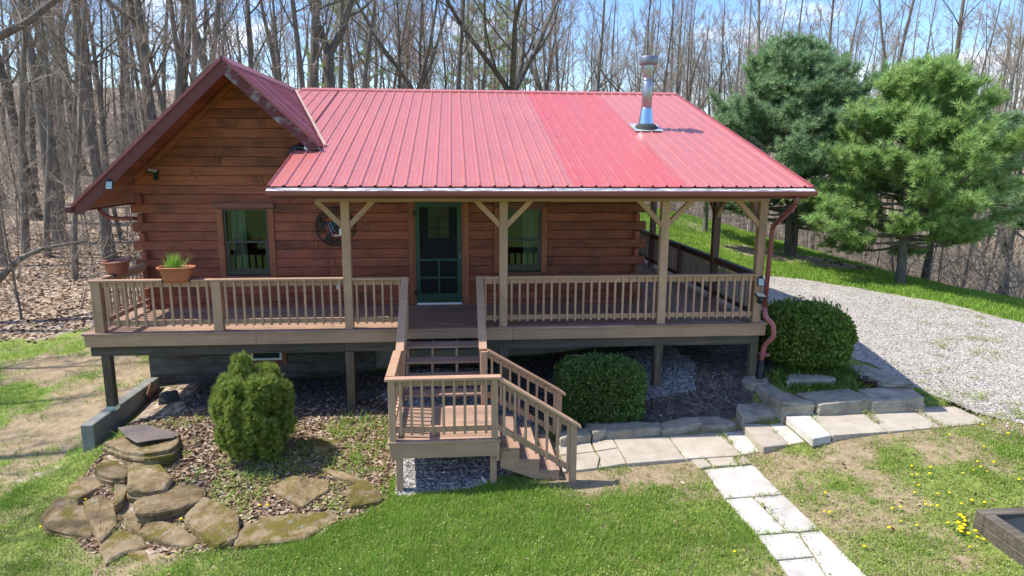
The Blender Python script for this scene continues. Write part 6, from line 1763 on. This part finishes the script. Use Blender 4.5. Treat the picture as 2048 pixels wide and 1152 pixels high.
scatter('dead_leaves', 'few dead leaves scattered on the lawn', 260, (-8, 9), (5.6, 11), lambda x, y: np.full(x.shape, .5), LT_, M['leaf'], 912, (.4, .9), 'leaves', .4, .02)
scatter('dead_leaves', 'brown leaf litter below the grass bank on the right', 9000, (14, 34), (13, 46), lambda x, y: cover(x, y)[1], LT_, M['leaf'], 913, (1.4, 3.0), 'leaves', .4, .004)
# gravel stones
def stone_tpl(g):
    tv = g.normal(size=(6, 3)); tv = np.array([(1, 0, 0), (-1, 0, 0), (0, 1, 0), (0, -1, 0), (0, 0, .7), (0, 0, -.5)]) * g.uniform(.7, 1.2, (6, 3)) + g.normal(0, .12, (6, 3)); tf = np.array([(0, 2, 4), (2, 1, 4), (1, 3, 4), (3, 0, 4)]); return tv * .02, tf
ST = [stone_tpl(gt) for _ in range(5)]
def stones(name, label, n, polys, m, seed, sc, off):
    g = np.random.default_rng(seed); P = []
    for pl in polys:
        q = np.array(pl); lo = q.min(0); hi = q.max(0); x = g.uniform(lo[0], hi[0], n * 3); y = g.uniform(lo[1], hi[1], n * 3); k = inpoly(x, y, pl); P.append(np.column_stack([x[k], y[k]])[:n])
    P = np.concatenate(P); P3 = np.column_stack([P, hz(P[:, 0], P[:, 1]) + off]); parts = []
    for q in range(5):
        a_ = P3[q::5]; parts.append(rep(ST[q][0], ST[q][1], a_, frames(np.column_stack([g.normal(0, .3, (len(a_), 2)), np.ones(len(a_))]), g), g.uniform(*sc, len(a_))))
    V, F = join(parts); tag(lk(bpy.data.objects.new(name, npmesh(name, V, F, m))), label, 'gravel', kind='stuff')
stones('gravel_stones', 'grey gravel stones under the landing and porch', 7000, [GBED1, GBED2], M['pebble'], 920, (.7, 1.5), .014)
stones('gravel_stones', 'pale crushed stones on the near part of the driveway', 16000, [[(8.4, 9.4), (10, 8.4), (14, 8), (14.5, 13), (12, 17), (8.2, 17), (8.3, 12)]], M['pebble_w'], 921, (.4, 1.0), .016)
def chip_tpl(g):
    L_, w, hh = g.uniform(.02, .05), g.uniform(.005, .012), .008
    tv = np.array([(-L_, -w, 0), (L_, -w * .6, 0), (L_, w, 0), (-L_, w * .7, 0), (-L_ * .8, 0, hh), (L_ * .8, 0, hh)]); return tv, np.array([(0, 1, 5), (0, 5, 4), (1, 2, 5), (2, 3, 4), (2, 4, 5), (3, 0, 4)])
CT = [chip_tpl(gt) for _ in range(5)]
def chips(name, label, n, poly, m, seed, sc, til=.3, keep=None, tpl=CT, off=.006):
    g = np.random.default_rng(seed); q = np.array(poly); lo = q.min(0); hi = q.max(0); x = g.uniform(lo[0], hi[0], n * 4); y = g.uniform(lo[1], hi[1], n * 4); k = inpoly(x, y, poly)
    if keep is not None: k &= g.random(len(x)) < keep(x, y)
    x = x[k][:n]; y = y[k][:n]; P3 = np.column_stack([x, y, hz(x, y) + off]); parts = []
    for j in range(len(tpl)):
        a_ = P3[j::len(tpl)]; parts.append(rep(tpl[j][0], tpl[j][1], a_, frames(np.column_stack([g.normal(0, til, (len(a_), 2)), np.ones(len(a_))]), g), g.uniform(*sc, len(a_))))
    V, F = join(parts); tag(lk(bpy.data.objects.new(name, npmesh(name, V, F, m))), label, 'mulch', kind='stuff')
def chipmat(nm, a, b_, c_):
    t = MT(nm, .9, .15); t.color(t.ramp(t.island(), [(0, a), (.6, b_), (1, c_)])); return t.m
M['chip'] = chipmat('mulch_chips', (.03, .025, .022), (.11, .09, .075), (.34, .29, .25)); M['stalk'] = chipmat('dry_stalks', (.18, .15, .12), (.34, .29, .24), (.50, .44, .38))
chips('mulch_chips', 'dark bark mulch chips in the beds under the porch', 10000, [q for q in BED_MULCH if q[1] < 13.5] , M['chip'], 940, (.6, 1.4))
ST2 = [tuft(6, .30, .0035, .05, gt, 1.6) for _ in range(4)]
chips('dry_stalks', 'grey dried perennial stalks lying in the right mulch bed', 75, [(3.3, 10.75), (4.9, 10.75), (5.4, 11.3), (4.6, 11.8), (3.4, 11.5)], M['stalk'], 941, (.4, .8), 1.3, None, ST2, .02)
chips('fallen_leaves', 'brown leaves blown under the left part of the porch', 900, [(-4.6, 11.0), (-1.0, 11.0), (-1.0, 12.0), (-4.0, 12.2)], M['leaf'], 942, (.5, 1.0), .4, lambda x, y: np.clip(1.5 - (y - 11) * 1.6, .1, 1), LT_)
chips('stray_stones', 'pale stones scattered past the driveway edge', 1500, [(8.2, 9.2), (9.3, 8.3), (11, 7.5), (14.5, 7.2), (14.6, 8.4), (11, 8.6), (9.4, 9.8), (8.6, 10.4)], M['pebble_w'], 943, (.5, 1.1), .3, lambda x, y: np.clip(vnoise(x * 3, y * 3, 61) * 1.2 - .2, 0, 1), ST, .01)
g = np.random.default_rng(930)
# dandelions, each its own plant
bm = bmesh.new(); lathe(bm, [(.0, .045), (.012, .046), (.019, .052), (.016, .060), (.006, .064), (0, .064)], 9, mi=0); lathe(bm, [(.002, 0), (.002, .046)], 4, mi=1)
for i in range(5):
    a = i * 1.256; face(bm, [(0, 0, .002), (.03 * math.cos(a + .25), .03 * math.sin(a + .25), .012), (.055 * math.cos(a), .055 * math.sin(a), .006), (.03 * math.cos(a - .25), .03 * math.sin(a - .25), .012)]).material_index = 1
dm = bpy.data.meshes.new('dandelion'); bm.to_mesh(dm); bm.free(); dm.materials.append(M['yellow']); dm.materials.append(M['stem'])
spots = [(1350 + a / 2.934, 850 + b / 2.934) for a, b in ((1805, 12), (1955, 57), (1612, 62), (1812, 140), (1775, 217), (1868, 233), (1690, 290), (1750, 272), (1793, 258), (1832, 270), (1388, 252), (1390, 302), (1420, 300), (1494, 300), (1430, 356), (2017, 335), (883, 404), (1405, 402), (1465, 455), (1470, 480), (1502, 478), (1540, 412), (1610, 412), (1538, 492), (1275, 497), (1325, 490), (878, 505), (905, 528), (1680, 472), (1742, 455), (1817, 468), (1420, 590), (1325, 572), (1602, 580), (350, 758), (1110, 728), (670, 120), (930, 70), (955, 80), (1255, 622), (1730, 716), (1500, 255))]
spots += [(1350 + a / 2.934, 850 + b / 2.934) for a, b in ((1672, 549), (1690, 565), (1700, 578), (1660, 598), (1672, 612), (1685, 620), (1665, 628), (1680, 635), (1695, 610), (1722, 648), (1762, 636), (1772, 672), (1812, 678), (1865, 682))]
spots += [(z7((a, b))) for a, b in ((437, 730), (440, 748), (437, 775), (843, 885), (925, 875), (965, 895), (1325, 805), (1365, 803), (210, 905), (860, 1060))]
for i, (u, v) in enumerate(spots):
    p = onground(u, v, .04); o = lk(bpy.data.objects.new('dandelion', dm)); o.location = (p.x, p.y, hzs(p.x, p.y) - .004); o.rotation_euler = (0, 0, g.uniform(0, 6.28)); s = g.uniform(.75, 1.25) * (1.35 if 42 <= i < 56 else 1); o.scale = (s, s, s)
    lb = 'yellow dandelion in the dense cluster by the raised bed' if 42 <= i < 56 else 'yellow dandelion among the rocks of the rock garden' if i >= 56 else 'yellow dandelion scattered on the right lawn'
    tag(o, lb, 'dandelion', ('dandelions clustered by the raised bed' if 42 <= i < 56 else 'dandelions in the rock garden' if i >= 56 else 'dandelions on the right lawn'))
# drain pipe end and cord under the landing
p = onground(968, 966); o = tube('drain_tube', [(p.x - .03, p.y + .10, p.z + .05), (p.x + .03, p.y - .07, p.z + .03)], .018, M['white'], None, 10); tag(o, 'short white pipe end in the grass under the landing', 'pipe')

# faint wood smoke drifting left from the pipe cap
bm = bmesh.new(); bmesh.ops.create_icosphere(bm, subdivisions=3, radius=1)
bmesh.ops.transform(bm, matrix=Matrix.Translation((3.52, 14.3, 6.42)) @ Matrix.Diagonal((.62, .25, .26, 1)), verts=bm.verts[:])
sm = bpy.data.materials.new('wood_smoke'); sm.use_nodes = True; nt = sm.node_tree; nt.nodes.remove(nt.nodes['Principled BSDF'])
pv = nt.nodes.new('ShaderNodeVolumePrincipled'); pv.inputs['Color'].default_value = (.9, .92, .95, 1); pv.inputs['Anisotropy'].default_value = .3
tcn = nt.nodes.new('ShaderNodeTexCoord'); nz_ = nt.nodes.new('ShaderNodeTexNoise'); nz_.inputs['Scale'].default_value = 3.2; nz_.inputs['Detail'].default_value = 4
gr_ = nt.nodes.new('ShaderNodeTexGradient'); gr_.gradient_type = 'SPHERICAL'; mpn = nt.nodes.new('ShaderNodeMapping'); mpn.vector_type = 'TEXTURE'; mpn.inputs['Location'].default_value = (3.52, 14.3, 6.42); mpn.inputs['Scale'].default_value = (.62, .25, .26)
nt.links.new(tcn.outputs['Object'], mpn.inputs['Vector']); nt.links.new(mpn.outputs['Vector'], gr_.inputs['Vector']); nt.links.new(tcn.outputs['Object'], nz_.inputs['Vector'])
mr_ = nt.nodes.new('ShaderNodeMapRange'); mr_.inputs[1].default_value = .42; mr_.inputs[2].default_value = .7; mr_.inputs[4].default_value = 2.2; nt.links.new(nz_.outputs['Fac'], mr_.inputs[0])
mu_ = nt.nodes.new('ShaderNodeMath'); mu_.operation = 'MULTIPLY'; nt.links.new(mr_.outputs[0], mu_.inputs[0]); nt.links.new(gr_.outputs['Fac'], mu_.inputs[1]); nt.links.new(mu_.outputs[0], pv.inputs['Density'])
nt.links.new(pv.outputs[0], nt.nodes['Material Output'].inputs['Volume'])
tag(bmo('smoke', bm, sm), 'thin wisp of wood smoke beside the stove pipe cap', 'smoke', kind='stuff')
